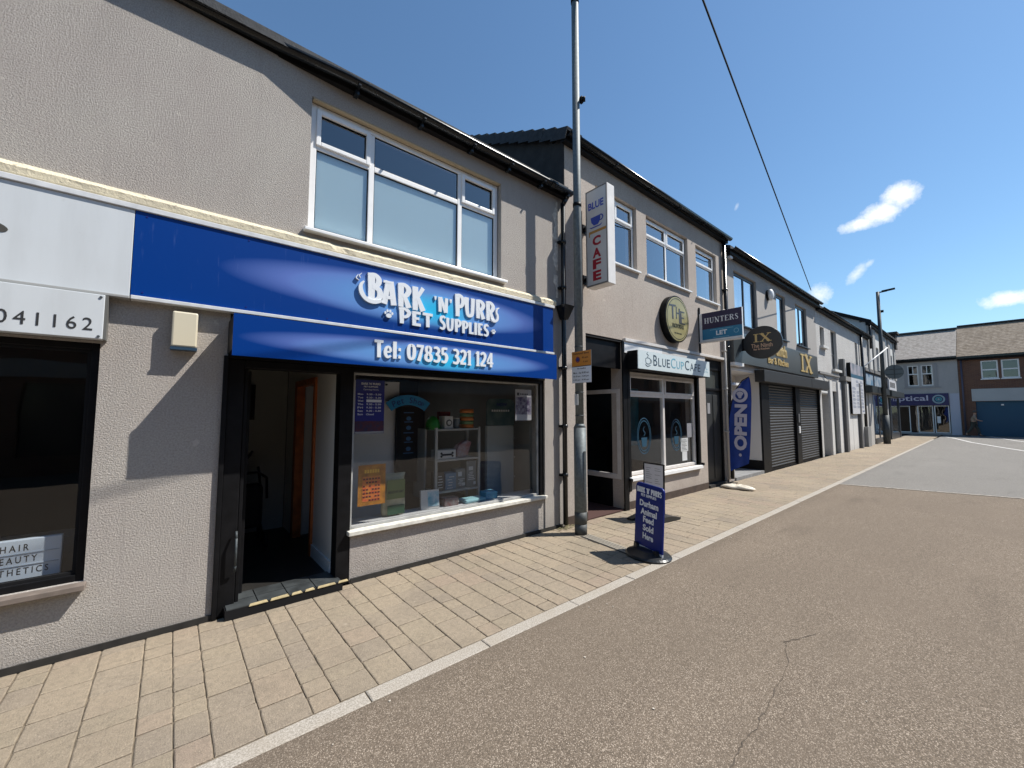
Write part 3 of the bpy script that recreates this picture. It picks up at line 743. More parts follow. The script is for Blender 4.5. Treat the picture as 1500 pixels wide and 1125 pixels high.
# downpipe and hopper at the right end
pb = [(4.44, -.15, 4.93), (4.42, -.11, 4.86), (4.395, -.07, 4.78)]
b_ = bmesh.new(); pathtube(b_, pb, .036); obj('swan_neck', b_, M_GUTTER, b1)
dp = downpipe(b1, 4.395, -.07, .05, 4.80, .036, clips=(4.2, 3.5, 2.3, 1.45, .75))
b_ = bmesh.new(); v0 = [(4.29, -.19, 3.22), (4.50, -.19, 3.22), (4.50, -.01, 3.22), (4.29, -.01, 3.22)]; v1 = [(4.35, -.12, 3.02), (4.44, -.12, 3.02), (4.44, -.03, 3.02), (4.35, -.03, 3.02)]
A_ = [b_.verts.new(c) for c in v0]; B_ = [b_.verts.new(c) for c in v1]; b_.faces.new(A_); b_.faces.new(B_[::-1])
for i in range(4): b_.faces.new((A_[i], B_[i], B_[(i + 1) % 4], A_[(i + 1) % 4]))
obj('hopper', b_, M_GUTTER, dp)
# strip of peeling white paint beside the pipe
bm = bmesh.new(); pts = []
for i in range(40): pts.append((4.345 + random.uniform(-.004, .01), -.004, 3.35 + i * .038))
ptl = [(4.27 + .02 * math.sin(i * .7) + random.uniform(-.02, .02) + (.03 if i < 6 or i > 34 else 0), -.004, 3.35 + i * .038) for i in range(40)]
for i in range(39):
    if i in (9, 10, 22): continue
    prism(bm, [ptl[i], pts[i], pts[i + 1], ptl[i + 1]], (0, .003, 0))
obj('peeling_paint', bm, mat('old_whitewash', (.62, .57, .50), .9, var=.25, vscale=20, bump=.5, bscale=50), b1)
# upper window
w1 = window(b1, .925, 3.252, 3.385, 4.70, .07, (1.535, 2.655), 4.27, casements=(0, 2), t=.06, sill_out=.14)
BL = NT('window_film'); s_ = BL.sep()
c_ = BL.mix(BL.ramp(BL.noise(7, 4, .6), .66, .72, 0, .5), (.60, .78, .81), (.74, .84, .84))
BL.out(c_, .7)
for a, b in ((.987, 1.503), (1.567, 2.623), (2.687, 3.19)): obj('blind', B(a, b, .106, .112, 3.40, 4.24), MATS['window_film'], w1)
obj('lintel_strip', B(.93, 3.25, .004, .068, 4.701, 4.714), mat('buff_sealant', (.42, .34, .22), .8), b1)

# ---- pet shop front
DF = b1
bm = bmesh.new()
box(bm, .352, .470, .01, .16, 0, 2.10); box(bm, 1.262, 1.391, .01, .16, 0, 2.10); box(bm, .47, 1.262, .011, .159, 2.03, 2.10)
df = obj('door_frame', bm, M_BLACK, b1, bev=.006)
obj('door_post', B(.318, .351, -.03, .12, 0, 2.12), M_BLACK, b1, bev=.004)
obj('door_post', B(.474, .50, .03, .20, .06, 2.03), M_BLACK, b1, bev=.004)
obj('door_leaf', B(.505, .545, .20, 1.02, .06, 2.02), M_BLACK, b1, bev=.004)
bm = bmesh.new(); pathtube(bm, [(.46, -.02, .35), (.46, -.045, .40), (.46, -.045, .62), (.46, -.02, .67)], .009); obj('door_handle', bm, M_STEELD, df)
obj('lintel', B(.352, 4.044, -.02, .16, 2.101, 2.415), M_BLACK, b1)
# step with dark tiles
st = obj('door_step', B(.40, 1.30, -.10, .24, 0, .075), M_BLACKMATT, b1)
for i in range(4):
    for j in range(2):
        a = .41 + i * .222; c = -.095 + j * .165
        obj('tile', B(a, a + .214, c, c + .158, .076, .083), mat('step_tile', (.045, .05, .052), .35, var=.4, vscale=9), st)
bm = bmesh.new(); x = .56
while x < 1.26:
    l_ = random.uniform(.05, .16)
    prism(bm, [(x, -.105, .070), (x + l_, -.106, .071), (x + l_ - .01, -.092 + random.uniform(-.004, .008), .084), (x + .01, -.094, .084)], (0, 0, .004)); x += l_ + random.uniform(.004, .03)
obj('step_edging', bm, mat('chipped_yellow', (.36, .29, .16), .9, var=.2, vscale=20), st)
# window black surround and silver frame
bm = bmesh.new(); box(bm, 3.975, 4.044, .01, .10, .455, 2.10); box(bm, 1.392, 3.975, .011, .09, 2.055, 2.10)
obj('window_surround', bm, M_BLACK, b1, bev=.004)
bm = bmesh.new(); frame(bm, 1.393, 3.974, .50, 2.054, .045, .085, .022, .03); sw = obj('shop_window', bm, mat('worn_grey_frame', (.34, .34, .33), .5, var=.2, vscale=8), b1, bev=.003)
obj('pane', B(1.415, 3.952, .060, .067, .53, 2.032), M_GLASS, sw)
obj('sill', B(1.36, 4.06, -.055, .09, .457, .499), mat('worn_white_sill', (.58, .56, .50), .6, var=.2, vscale=14), sw, bev=.006)
# interior of the pet shop and entrance lobby
i1 = b1
obj('interior_floor', B(.36, 4.44, .26, 4.6, 0, .06), M_FLOORD, i1)
obj('interior_floor', B(.40, 1.30, .241, .26, 0, .074), M_FLOORD, i1)
obj('ceiling', B(.36, 4.44, .26, 4.6, 2.42, 2.46), mat('ceiling_grey', (.22, .22, .21), .8), i1)
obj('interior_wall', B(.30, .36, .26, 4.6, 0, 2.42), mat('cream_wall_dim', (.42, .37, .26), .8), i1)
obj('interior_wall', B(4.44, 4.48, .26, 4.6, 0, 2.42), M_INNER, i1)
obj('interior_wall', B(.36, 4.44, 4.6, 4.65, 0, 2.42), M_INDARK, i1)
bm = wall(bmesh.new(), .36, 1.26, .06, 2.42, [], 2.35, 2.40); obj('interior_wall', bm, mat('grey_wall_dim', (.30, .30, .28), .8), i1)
# lobby right-hand wall with doorway
bm = bmesh.new(); box(bm, 1.27, 1.33, .17, .86, .061, 2.42); box(bm, 1.27, 1.33, 1.80, 2.35, .061, 2.42); box(bm, 1.27, 1.33, .86, 1.80, 2.04, 2.42); obj('partition', bm, mat('partition_white', (.62, .62, .60), .6), i1)
obj('skirting', B(1.255, 1.269, .17, .86, .061, .19), M_UPVC, i1)
bm = bmesh.new(); box(bm, 1.245, 1.34, 1.70, 1.815, .061, 2.05); box(bm, 1.245, 1.34, .861, .93, .061, 1.98); box(bm, 1.246, 1.339, .861, 1.70, 1.98, 2.05)
obj('door_frame', bm, M_ORANGEWOOD, i1)
obj('door_leaf', B(1.37, 2.05, 1.80, 1.84, .061, 2.0), M_INWHITE, i1)
obj('meter_box', B(.62, .86, 2.26, 2.349, 1.55, 2.02), M_BLACK, i1)
obj('meter_label', B(.65, .70, 2.255, 2.259, 1.68, 1.93), M_INWHITE, i1)
# folded pushchair in the lobby
t_ = thing('pushchair', 'folded black pushchair standing in the dark entrance lobby', 'pushchair', (.78, 1.75, .06))
bm = bmesh.new()
pathtube(bm, [(.62, 1.95, .12), (.66, 1.85, .75), (.70, 1.80, 1.02), (.78, 1.72, 1.18)], .014); pathtube(bm, [(.92, 1.95, .12), (.90, 1.85, .75), (.86, 1.80, .98)], .014)
pathtube(bm, [(.60, 1.6, .85), (.70, 1.62, .93), (.84, 1.65, .93), (.94, 1.7, .85), (.95, 1.7, .6)], .014); obj('frame', bm, M_BLACK, t_)
obj('seat', BS((.66, .90, 1.62, 1.86, .28, .78)), M_BLACKMATT, t_, bev=.04)
for a, b in ((.62, 1.98), (.93, 1.98), (.64, 1.55), (.92, 1.55)):
    bm = bmesh.new(); tube(bm, (a - .02, b, .15), (a + .02, b, .15), .088, n=18); obj('wheel', bm, M_BLACKMATT, t_)
# lit ceiling panel
t_ = thing('ceiling_light', 'lit square white ceiling panel behind the pet shop window', 'ceiling light', (2.8, 3.0, 2.40))
obj('diffuser', B(2.5, 3.1, 2.7, 3.3, 2.385, 2.40), M_PANEL, t_); bm = bmesh.new(); frame(bm, 0, 0, 0, 0, 0, 0, 0) if False else None
obj('trim', BS((2.47, 2.499, 2.67, 3.33, 2.38, 2.405), (3.101, 3.13, 2.67, 3.33, 2.38, 2.405), (2.5, 3.1, 2.67, 2.699, 2.38, 2.405), (2.5, 3.1, 3.301, 3.33, 2.38, 2.405)), M_UPVC, t_)
obj('display_partition', B(1.36, 2.26, .86, .90, .061, 2.04), M_INWHITE, i1)
b_ = bmesh.new(); tube(b_, (2.08, .858, 2.00), (2.08, .83, 2.00), .012); obj('hook', b_, M_BLACK, i1)
obj('window_plinth', B(1.40, 4.2, .20, .45, .061, .50), M_INWHITE, i1)

# ---- pet shop signs
t_ = thing('shop_fascia_sign', 'wide blue shop sign with raised white comic letters over the pet shop', 'sign', (1.95, -.05, 2.51))
sp_ = obj('panel', BS((-.265, 1.94, -.060, -.003, 2.509, 3.153), (1.943, 4.178, -.060, -.003, 2.509, 3.153)), M_SIGN1, t_)
lf = -.060
def paw(parent, cx, y, cz, s):
    bm = bmesh.new()
    for ox, oz, rx, rz in ((0, -.18, .34, .26), (-.42, .12, .12, .17), (-.17, .36, .12, .18), (.17, .36, .12, .18), (.42, .12, .12, .17)):
        prism(bm, [(cx + (ox + rx * math.cos(a)) * s, y, cz + (oz + rz * math.sin(a)) * s) for a in [2 * math.pi * i / 14 for i in range(14)]], (0, -.02, 0))
    obj('paw_print', bm, M_LETTER, parent)
JB = [(0, .02, 1.08), (0, -.03, .96), (0, -.03, .98), (0, -.06, 1.0)]
for x in (-.20, .45, 1.10, 1.90, 1.985, 2.7, 3.4, 4.12):
    for z in (2.54, 3.12):
        b_ = bmesh.new(); tube(b_, (x, lf, z), (x, lf - .003, z), .006, n=8); obj('screw', b_, M_NAVY, t_)
strokes(t_, "BARK", FAT, (1.46, lf, 2.785), X, Z, .66, .26, M_LETTER, .016, jitter=JB)
strokes(t_, "'N'", FAT, (2.225, lf, 2.80), X, Z, .25, .17, M_LETTER, .016)
strokes(t_, "PURR", FAT, (2.50, lf, 2.80), X, Z, .60, .24, M_LETTER, .016, jitter=[(0, -.06, 1.1), (0, 0, .98), (0, .02, .95), (0, .0, 1.0)])
# swash under the first letter (tail with motion lines) and the small final S
bm = bmesh.new()
def ribbon(bm, pts, y, d):
    pts = spline(pts, 6); pts = [Vector(p) for p in pts]; L, Q = [], []
    for a in range(len(pts)):
        p0 = pts[max(a - 1, 0)]; p1 = pts[min(a + 1, len(pts) - 1)]; dr = Vector((p1.x - p0.x, p1.y - p0.y)).normalized(); nr = Vector((-dr.y, dr.x)) * pts[a].z * .5; c = Vector(pts[a][:2])
        L.append(c + nr); Q.append(c - nr)
    vl = [(bm.verts.new((a.x, y, a.y)), bm.verts.new((a.x, y - d, a.y))) for a in L]; vr = [(bm.verts.new((a.x, y, a.y)), bm.verts.new((a.x, y - d, a.y))) for a in Q]
    for a in range(len(L) - 1):
        bm.faces.new((vl[a][1], vl[a + 1][1], vr[a + 1][1], vr[a][1])); bm.faces.new((vl[a][0], vl[a + 1][0], vl[a + 1][1], vl[a][1])); bm.faces.new((vr[a][0], vr[a][1], vr[a + 1][1], vr[a + 1][0]))
    bm.faces.new((vl[0][0], vl[0][1], vr[0][1], vr[0][0])); bm.faces.new((vl[-1][0], vr[-1][0], vr[-1][1], vl[-1][1]))
ribbon(bm, [(1.62, 2.80, .03), (1.54, 2.775, .04), (1.46, 2.79, .04), (1.41, 2.85, .045), (1.40, 2.92, .035), (1.43, 2.97, .015)], lf, .027)
obj('letter', bm, M_LETTER, t_)
bm = bmesh.new(); ribbon(bm, [(1.385, 2.97, .004), (1.355, 2.99, .010), (1.375, 3.03, .004)], lf, .02); ribbon(bm, [(1.40, 3.00, .004), (1.385, 3.02, .008), (1.41, 3.05, .003)], lf, .02); obj('motion_line', bm, M_LETTER, t_)
bm = bmesh.new(); ribbon(bm, [(3.04, 2.815, .02), (3.09, 2.80, .03), (3.135, 2.83, .032), (3.14, 2.88, .03), (3.12, 2.92, .028), (3.13, 2.965, .024), (3.165, 2.985, .008)], lf, .027)
obj('letter', bm, M_LETTER, t_)
strokes(t_, "PET", FAT, (1.80, lf, 2.60), X, Z, .42, .155, M_LETTER, .015, jitter=[(0, 0, 1.08), (0, -.02, 1), (0, 0, 1)])
strokes(t_, "SUPPLIES", FAT, (2.30, lf, 2.595), X, Z, .71, .15, M_LETTER, .015, jitter=[(0, .02, 1.08), (0, 0, 1), (0, 0, 1), (0, -.02, .98), (0, 0, .95), (0, 0, 1), (0, 0, 1), (0, 0, 1.02)])
paw(t_, 1.70, lf, 2.675, .09); paw(t_, 3.08, lf, 2.665, .062)
t_ = thing('telephone_fascia_sign', 'lower blue shop sign box with the white telephone number over the pet shop window', 'sign', (2.1, -.4, 2.09))
obj('panel', B(.336, 3.885, -.402, -.385, 2.083, 2.408), M_SIGN2, t_)
obj('housing', BS((.338, 3.883, -.384, -.021, 2.13, 2.403)), M_BLACK, t_, bev=.004)
strokes(t_, "Tel: 07835 321 124", FAT, (1.42, -.402, 2.165), X, Z, 1.40, .165, M_LETTER, .014)
# ---- salon signs and window
t_ = thing('salon_upper_sign', 'plain white upper sign panel over the salon with a grey emblem', 'sign', (-1.5, -.05, 2.5))
_t = NT('salon_panel')
_c = _t.mix(_t.ramp(_t.noise(2.2, 5, .6, stretch=(3, 1, .4)), .45, .75, 0, .5), (.60, .63, .65), (.50, .52, .53))
_c = _t.mix(_t.ramp(_t.noise(14, 4, .7), .66, .76, 0, .35), _c, (.40, .41, .40))
_t.out(_c, .3, _t.noise(1.7, 2), .02, .25); M_SALON = MATS['salon_panel']
obj('panel', B(-3.9, -.2685, -.060, -.003, 2.499, 3.153), M_SALON, t_, bev=.004)
bm = bmesh.new(); prism(bm, [(-.985 + .105 * math.cos(a) * (1 if math.cos(a) < 0 else 1.25), -.0605, 2.845 + .04 * math.sin(a) - .02 * math.cos(a)) for a in [2 * math.pi * i / 24 for i in range(24)]], (0, -.004, 0)); obj('emblem', bm, mat('emblem_grey', (.07, .065, .055), .5), t_)
t_ = thing('salon_number_sign', 'lower white sign panel with thin black telephone digits above the salon window', 'sign', (-1.5, -.1, 2.16))
obj('panel', B(-3.9, -.388, -.105, -.02, 2.160, 2.474), M_SALON, t_, bev=.004)
obj('end_plate', B(-.387, -.372, -.10, -.002, 2.158, 2.474), mat('trim_dark_grey', (.12, .12, .11), .5), t_)
obj('bracket_strip', B(-3.9, -.39, -.018, -.002, 2.16, 2.47), M_BLACK, t_)
text(t_, '041162', (-.868, -.1055, 2.215), X, Z, w=.428, h=.087, m=mat('print_black', (.03, .03, .03), .5), gap=1.35)
for x, z in ((-.408, 2.455), (-.408, 2.178)):
    b_ = bmesh.new(); tube(b_, (x, -.105, z), (x, -.111, z), .008); obj('screw', b_, M_STEELD, t_)
bm = bmesh.new(); frame(bm, -3.4, -.405, .49, 2.145, .03, .11, .045); s2 = obj('shop_window', bm, M_BLACK, b1, bev=.004)
bm = bmesh.new(); frame(bm, -3.355, -.45, .535, 2.10, .05, .09, .02); obj('bead', bm, M_BLACKMATT, s2)
obj('pane', B(-3.335, -.47, .068, .074, .555, 2.08), M_GLASS, s2)
obj('sill', B(-3.42, -.39, -.085, .05, .452, .489), mat('sill_brown', (.16, .13, .11), .6, var=.2, vscale=12), s2, bev=.004)
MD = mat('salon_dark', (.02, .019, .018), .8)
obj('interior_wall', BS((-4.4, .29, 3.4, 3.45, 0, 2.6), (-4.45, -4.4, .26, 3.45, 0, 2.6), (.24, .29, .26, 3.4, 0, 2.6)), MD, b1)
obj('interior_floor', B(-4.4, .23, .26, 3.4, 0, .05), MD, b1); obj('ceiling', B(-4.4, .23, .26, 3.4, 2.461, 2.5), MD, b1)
obj('interior_block', B(-3.3, -.46, .34, .62, .051, .74), mat('reflected_pavement_taupe', (.14, .12, .095), .7), b1)  # added box, stands in for the opposite pavement reflected in the glass
t_ = thing('lightbox_message_board', 'white lightbox board with black letters standing inside the salon window bottom', 'sign', (-.9, .17, .47))
obj('panel', B(-1.35, -.538, .155, .20, .505, .797), mat('lightbox_white', (.52, .60, .68), .4), t_, bev=.006)
for z in (.628, .705): obj('rail', B(-1.34, -.548, .150, .1545, z - .002, z + .002), mat('rail_grey', (.35, .42, .5), .4), t_)
MK = mat('print_black', (.03, .03, .03), .5)
for s_, x1, z, wd in (('HAIR', -.69, .722, .125), ('BEAUTY', -.65, .645, .195), ('AESTHETICS', -.595, .568, .318)):
    text(t_, s_, (x1 - wd, .1549, z), X, Z, w=wd, h=.043, m=MK, gap=1.5, bold=.012, depth=.0006)
t_ = thing('strip_light', 'slim lit strip light on the dark salon ceiling', 'ceiling light', (-1.2, 2.2, 2.4))
obj('diffuser', BS((-2.1, -1.33, 2.55, 2.68, 2.43, 2.455), (-1.28, -.60, 2.62, 2.75, 2.43, 2.455)), emis('strip_glow', (.95, .9, .8), .35), t_)
# alarm / sensor box
t_ = thing('alarm_box', 'cream alarm box on the grey pier left of the pet shop door', 'alarm box', (.06, -.04, 2.14))
M_AL = mat('box_cream', (.62, .56, .42), .45)
obj('housing', B(-.022, .135, -.085, -.002, 2.155, 2.43), M_AL, t_, bev=.012); obj('base', B(-.025, .138, -.088, -.003, 2.132, 2.153), mat('box_blue_base', (.02, .05, .09), .4), t_)

# ---- things in the pet shop window
def flat_text(parent, s, x, y, z, w, h, m, **k): return text(parent, s, (x, y, z), X, Z, w=w, h=h, m=m, depth=.001, **k)
t_ = thing('opening_hours_poster', 'dark blue opening hours poster stuck top left inside the pet shop window', 'poster', (1.58, .09, 1.45))
obj('sheet', B(1.432, 1.737, .078, .080, 1.43, 1.985), mat('poster_blue', (.012, .015, .20), .5), t_)
obj('sheet_foot', B(1.434, 1.735, .0765, .0775, 1.455, 1.56), mat('poster_red_dots', (.10, .012, .02), .5, var=0, color2=(.012, .02, .08), vscale=30), t_)
obj('margin', B(1.436, 1.733, .0765, .0775, 1.432, 1.452), mat('paper_grey', (.33, .33, .33), .6), t_)
flat_text(t_, "BARK 'N' PURRS", 1.49, .0765, 1.935, .20, .024, M_WHITE, bold=.03); flat_text(t_, 'PET SUPPLIES', 1.515, .0765, 1.908, .15, .016, M_WHITE, bold=.02); flat_text(t_, 'Opening Hours', 1.51, .0765, 1.875, .16, .02, M_WHITE)
for i, (a, b) in enumerate((('Mon', '9.30 - 5.30'), ('Tue', '9.30 - 5.30'), ('Wed', ''), ('Thu', '9.30 - 5.30'), ('Fri', '9.30 - 5.30'), ('Sat', '9.30 - 5.30'), ('Sun', 'Closed'))):
    z = 1.828 - i * .0345
    flat_text(t_, a, 1.455, .0765, z, .055, .019, M_WHITE, bold=.02)
    if b: flat_text(t_, b, 1.545, .0765, z, .155 if b[0] == '9' else .08, .018, M_WHITE, bold=.02)
    else: obj('correction_strip', B(1.545, 1.705, .0765, .0775, z - .004, z + .024), M_WHITE, t_)
t_ = thing('rescue_notice_poster', 'orange and red printed poster low in the left of the pet shop window', 'poster', (1.64, .12, .7))
obj('sheet', B(1.495, 1.785, .118, .121, .69, 1.105), mat('poster_orange', (.48, .20, .02), .5, color2=(.22, .09, .015), vscale=14), t_)
obj('print_block', B(1.54, 1.73, .116, .1175, .73, .985), mat('poster_grid', (.62, .07, .03), .5, color2=(.55, .26, .04), vscale=45), t_)
bm = bmesh.new()
for i in range(6):
    for j in range(7):
        if random.random() < .8: box(bm, 1.545 + i * .031, 1.567 + i * .031, .1145, .1155, .735 + j * .036, .752 + j * .036)
obj('print_lines', bm, mat('poster_dark', (.10, .02, .02), .5), t_)
obj('heading', BS(*[(1.56 + k * .027, 1.58 + k * .027, .1165, .1175, 1.02, 1.055) for k in range(6)]), mat('poster_yellow', (.75, .45, .06), .5), t_)
t_ = thing('feed_sack', 'cream and green animal feed sack standing in the window beside the orange poster', 'sack', (1.97, .3, .5))
bm = bmesh.new(); n = 10
for j in range(9):
    z = .50 + j * .058; wv = .5 * (.26 + .03 * math.sin(j * .9)); d_ = .055 * math.sin(math.pi * min(1, (j + 1.2) / 9)) + .012
    for i in range(n):
        a = 2 * math.pi * i / n; bm.verts.new((1.965 + wv * math.copysign(abs(math.cos(a)) ** .6, math.cos(a)), .32 + d_ * math.sin(a), z))
bm.verts.ensure_lookup_table()
for j in range(8):
    for i in range(n): bm.faces.new((bm.verts[j * n + i], bm.verts[j * n + (i + 1) % n], bm.verts[(j + 1) * n + (i + 1) % n], bm.verts[(j + 1) * n + i]))
bm.faces.new([bm.verts[8 * n + i] for i in range(n)]); bm.faces.new([bm.verts[n - 1 - i] for i in range(n)])
obj('bag', bm, mat('sack_cream', (.42, .40, .28), .6, var=.15, vscale=14), t_, smooth=True)
obj('label', B(1.86, 2.07, .246, .25, .69, .90), mat('sack_green', (.13, .18, .07), .6), t_); obj('label', B(1.87, 2.07, .246, .25, .52, .62), mat('sack_dark_green', (.03, .09, .05), .6), t_)
flat_text(t_, 'MEADOW HAY', 1.875, .2455, .75, .18, .03, MK, bold=.02)
# black board with arched sign
t_ = thing('pet_shop_arch_sign', 'black board with an arched blue sign hanging inside the pet shop', 'sign', (2.33, .78, .9))
obj('board', B(2.20, 2.60, .80, .83, .75, 1.72), M_BLACKMATT, t_)
bm = bmesh.new(); N_ = 18
for i in range(N_):
    a0 = R(128 - 76 * i / N_); a1 = R(128 - 76 * (i + 1) / N_); c0, c1 = (2.36, 1.375)
    pts = [(c0 + r_ * math.cos(a), .785, c1 + r_ * math.sin(a)) for r_, a in ((.37, a0), (.50, a0), (.50, a1), (.37, a1))]; prism(bm, pts, (0, .014, 0))
bmesh.ops.remove_doubles(bm, verts=bm.verts, dist=.0005)
obj('arch', bm, mat('arch_blue', (.02, .28, .62), .5), t_)
for i, ch in enumerate('Pet Shop'):
    if ch == ' ': continue
    a = R(118 - i * 8.0); r_ = .395; U = Vector((math.sin(a), 0, -math.cos(a))); V = Vector((math.cos(a), 0, math.sin(a)))
    hh = {'P': .075, 'S': .075, 'h': .075, 't': .065}.get(ch, .055)
    text(t_, ch, Vector((2.36, .784, 1.375)) + V * r_ - U * .02, U, V, h=hh, m=M_NAVY, depth=.001, name='letter')
bm = bmesh.new()
for i, z in enumerate((1.64, 1.52, 1.38, 1.26, 1.12)): box(bm, 2.30 + .01 * (i % 2), 2.44 - .01 * (i % 2), .797, .7995, z, z + .012)
for i, z in enumerate((1.57, 1.45, 1.31, 1.18)):
    prism(bm, [(2.37 + .035 * math.cos(a), .797, z + .028 * math.sin(a)) for a in [2 * math.pi * k / 10 + i for k in range(10)]], (0, .0015, 0))
obj('print_lines', bm, mat('arch_print', (.03, .13, .28), .6), t_)
# metal shelf unit
t_ = thing('shelf_unit', 'grey metal shelf unit in the middle of the pet shop window', 'shelf', (3.05, .75, .06))
MS = mat('shelf_metal', (.42, .43, .42), .4, .3)
for x in (2.66, 3.34):
    for y in (.60, .90): obj('post', B(x - .018, x + .018, y - .018, y + .018, .06, 1.445), MS, t_)
for z in (1.43, 1.03, .62): obj('shelf', B(2.68, 3.32, .585, .915, z - .025, z), MS, t_)
obj('end_panel', B(2.50, 2.505, .60, .9, .55, 1.44), mat('clear_panel', (.25, .28, .28), .2), t_)
def item(name, label, cat, x0, x1, z0, z1, m, y0=.62, y1=.78, bev=.006, extra=None):
    t = thing(name, label, cat, ((x0 + x1) / 2, (y0 + y1) / 2, z0)); obj('body', B(x0, x1, y0, y1, z0 + .001, z1), m, t, bev=bev)
    if extra: extra(t)
    return t
MB = mat('carton_grey', (.20, .20, .19), .6); MBB = mat('carton_blue', (.16, .24, .32), .5); MW2 = mat('carton_white', (.60, .60, .58), .5)
t2 = thing('green_pet_hide', 'green dome shaped pet hide on top of the metal shelf', 'pet house', (2.68, .7, 1.431)); bm = bmesh.new()
bmesh.ops.create_uvsphere(bm, u_segments=16, v_segments=10, radius=.115); bmesh.ops.bisect_plane(bm, geom=bm.verts[:] + bm.edges[:] + bm.faces[:], plane_co=(0, 0, -.03), plane_no=(0, 0, -1), clear_outer=True)
bmesh.ops.transform(bm, matrix=Matrix.Translation((2.665, .70, 1.4615)) @ Matrix.Diagonal((.85, .85, 1.25, 1)), verts=bm.verts); obj('dome', bm, mat('green_plastic', (.02, .22, .02), .35), t2, smooth=True); obj('rim', B(2.565, 2.765, .62, .78, 1.4315, 1.45), mat('green_plastic_dark', (.015, .12, .015), .4), t2, bev=.008)
def dial(t):
    bm = bmesh.new(); tube(bm, (2.865, .619, 1.51), (2.865, .612, 1.51), .045, n=20); obj('dial', bm, mat('dial_grey', (.12, .13, .13), .5), t); bm = bmesh.new(); tube(bm, (2.865, .6115, 1.51), (2.865, .606, 1.51), .026, n=16); obj('dial_centre', bm, MW2, t)
item('white_carton', 'small white carton with a round dial picture on top of the shelf', 'box', 2.80, 2.93, 1.43, 1.60, MW2, extra=dial)
item('red_carton', 'dark red carton behind the white one on top of the shelf', 'box', 2.84, 3.0, 1.43, 1.66, mat('carton_red', (.22, .02, .02), .5), y0=.80, y1=.90)
t2 = thing('clear_tub', 'small clear grey tub beside the striped drum on the shelf', 'tub', (3.02, .68, 1.43)); bm = bmesh.new(); tube(bm, (3.02, .68, 1.431), (3.02, .68, 1.56), .035, .05); obj('tub', bm, mat('tub_grey', (.22, .26, .28), .3), t2); bm = bmesh.new(); tube(bm, (3.02, .68, 1.561), (3.02, .68, 1.575), .054); obj('lid', bm, MS, t2)
t2 = thing('striped_drum', 'orange and green striped tall round drum on the shelf top', 'drum', (3.20, .7, 1.43))
for i in range(5):
    bm = bmesh.new(); tube(bm, (3.20, .70, 1.431 + i * .053), (3.20, .70, 1.431 + (i + 1) * .053 - .0005), .10, n=24); obj('band', bm, mat('drum_orange', (.50, .16, .03), .5) if i % 2 == 0 else mat('drum_green', (.13, .22, .10), .5), t2)
def bone(t):
    obj('bone_print', BS((2.76, 2.92, .6165, .619, 1.075, 1.10)), MK, t); 
    bm = bmesh.new(); 
    for x in (2.755, 2.925): 
        for z in (1.068, 1.107): tube(bm, (x, .619, z), (x, .6155, z), .016)
    obj('bone_ends', bm, MK, t)
item('bone_carton', 'white carton printed with a black bone on the middle shelf', 'box', 2.69, 2.98, 1.03, 1.15, MW2, extra=bone)
t2 = thing('treat_bag', 'crumpled pale bag of treats leaning right on the middle shelf', 'bag', (3.13, .7, 1.03)); bm = bmesh.new(); prism(bm, [(3.03, .66, 1.031), (3.20, .66, 1.031), (3.27, .66, 1.24), (3.18, .66, 1.26), (3.06, .66, 1.20), (3.01, .66, 1.12)], (0, .12, 0)); obj('bag', bm, mat('bag_pale', (.42, .38, .38), .4, color2=(.35, .10, .10), vscale=16), t2, bev=.02)
item('blue_carton', 'pale blue carton at the front of the lower shelf', 'box', 2.82, 2.99, .62, .84, MBB)
item('grey_carton', 'grey carton between the blue and the tall one on the lower shelf', 'box', 2.995, 3.15, .62, .88, MB, y0=.64, extra=lambda t: obj('sticker', BS((3.03, 3.09, .6385, .6395, .78, .84), (3.10, 3.145, .6385, .6395, .65, .69)), MW2, t))
item('tall_carton', 'tallest grey carton at the right end of the lower shelf', 'box', 3.155, 3.315, .62, .98, MB, extra=lambda t: obj('sticker', BS((3.19, 3.26, .6185, .6195, .85, .90), (3.27, 3.31, .6185, .6195, .65, .69)), MW2, t))
item('brown_carton', 'dull brown carton at the left end of the lower shelf', 'box', 2.69, 2.80, .62, .86, mat('carton_brown', (.13, .10, .07), .7))
bm = bmesh.new(); random.seed(21)
for x0, x1, z0, z1 in ((2.69, 2.80, .66, .84), (2.83, 2.98, .64, .82), (3.0, 3.14, .66, .76), (3.16, 3.31, .72, .84)):
    for k in range(5): z = z0 + (z1 - z0) * k / 5; a = random.uniform(.1, .3); box(bm, x0 + (x1 - x0) * a, x0 + (x1 - x0) * random.uniform(.6, .9), .6172, .6182, z, z + .010)
sg = thing('price_strip', 'thin pale price labels along the lower shelf cartons', 'label', (3.0, .617, .64)); obj('print_lines', bm, MW2, sg)
# display stand
t_ = thing('display_stand', 'pale panel display stand with a rounded dark header right of the shelf', 'display stand', (3.83, .8, .06))
bm = bmesh.new(); pts = []
x0, x1, z0, z1, r_ = 3.63, 4.17, 1.45, 1.86, .09
for cx_, cz_, a0 in ((x1 - r_, z1 - r_, 0), (x0 + r_, z1 - r_, 90)):
    for k in range(7): a = R(a0 + 15 * k); pts.append((cx_ + r_ * math.cos(a), .80, cz_ + r_ * math.sin(a)))
pts += [(x0, .80, z0), (x1, .80, z0)]; prism(bm, pts, (0, .02, 0)); obj('header', bm, mat('header_print', (.03, .10, .12), .3, color2=(.16, .22, .22), vscale=6), t_)
text(t_, 'NOW', (3.82, .798, 1.745), X, Z, w=.2, h=.05, m=M_NAVY, depth=.001, bold=.03)
obj('print_lines', BS(*[(3.72 + k * .045, 3.75 + k * .045, .797, .7985, 1.66, 1.69) for k in range(8)]), M_WHITE, t_)
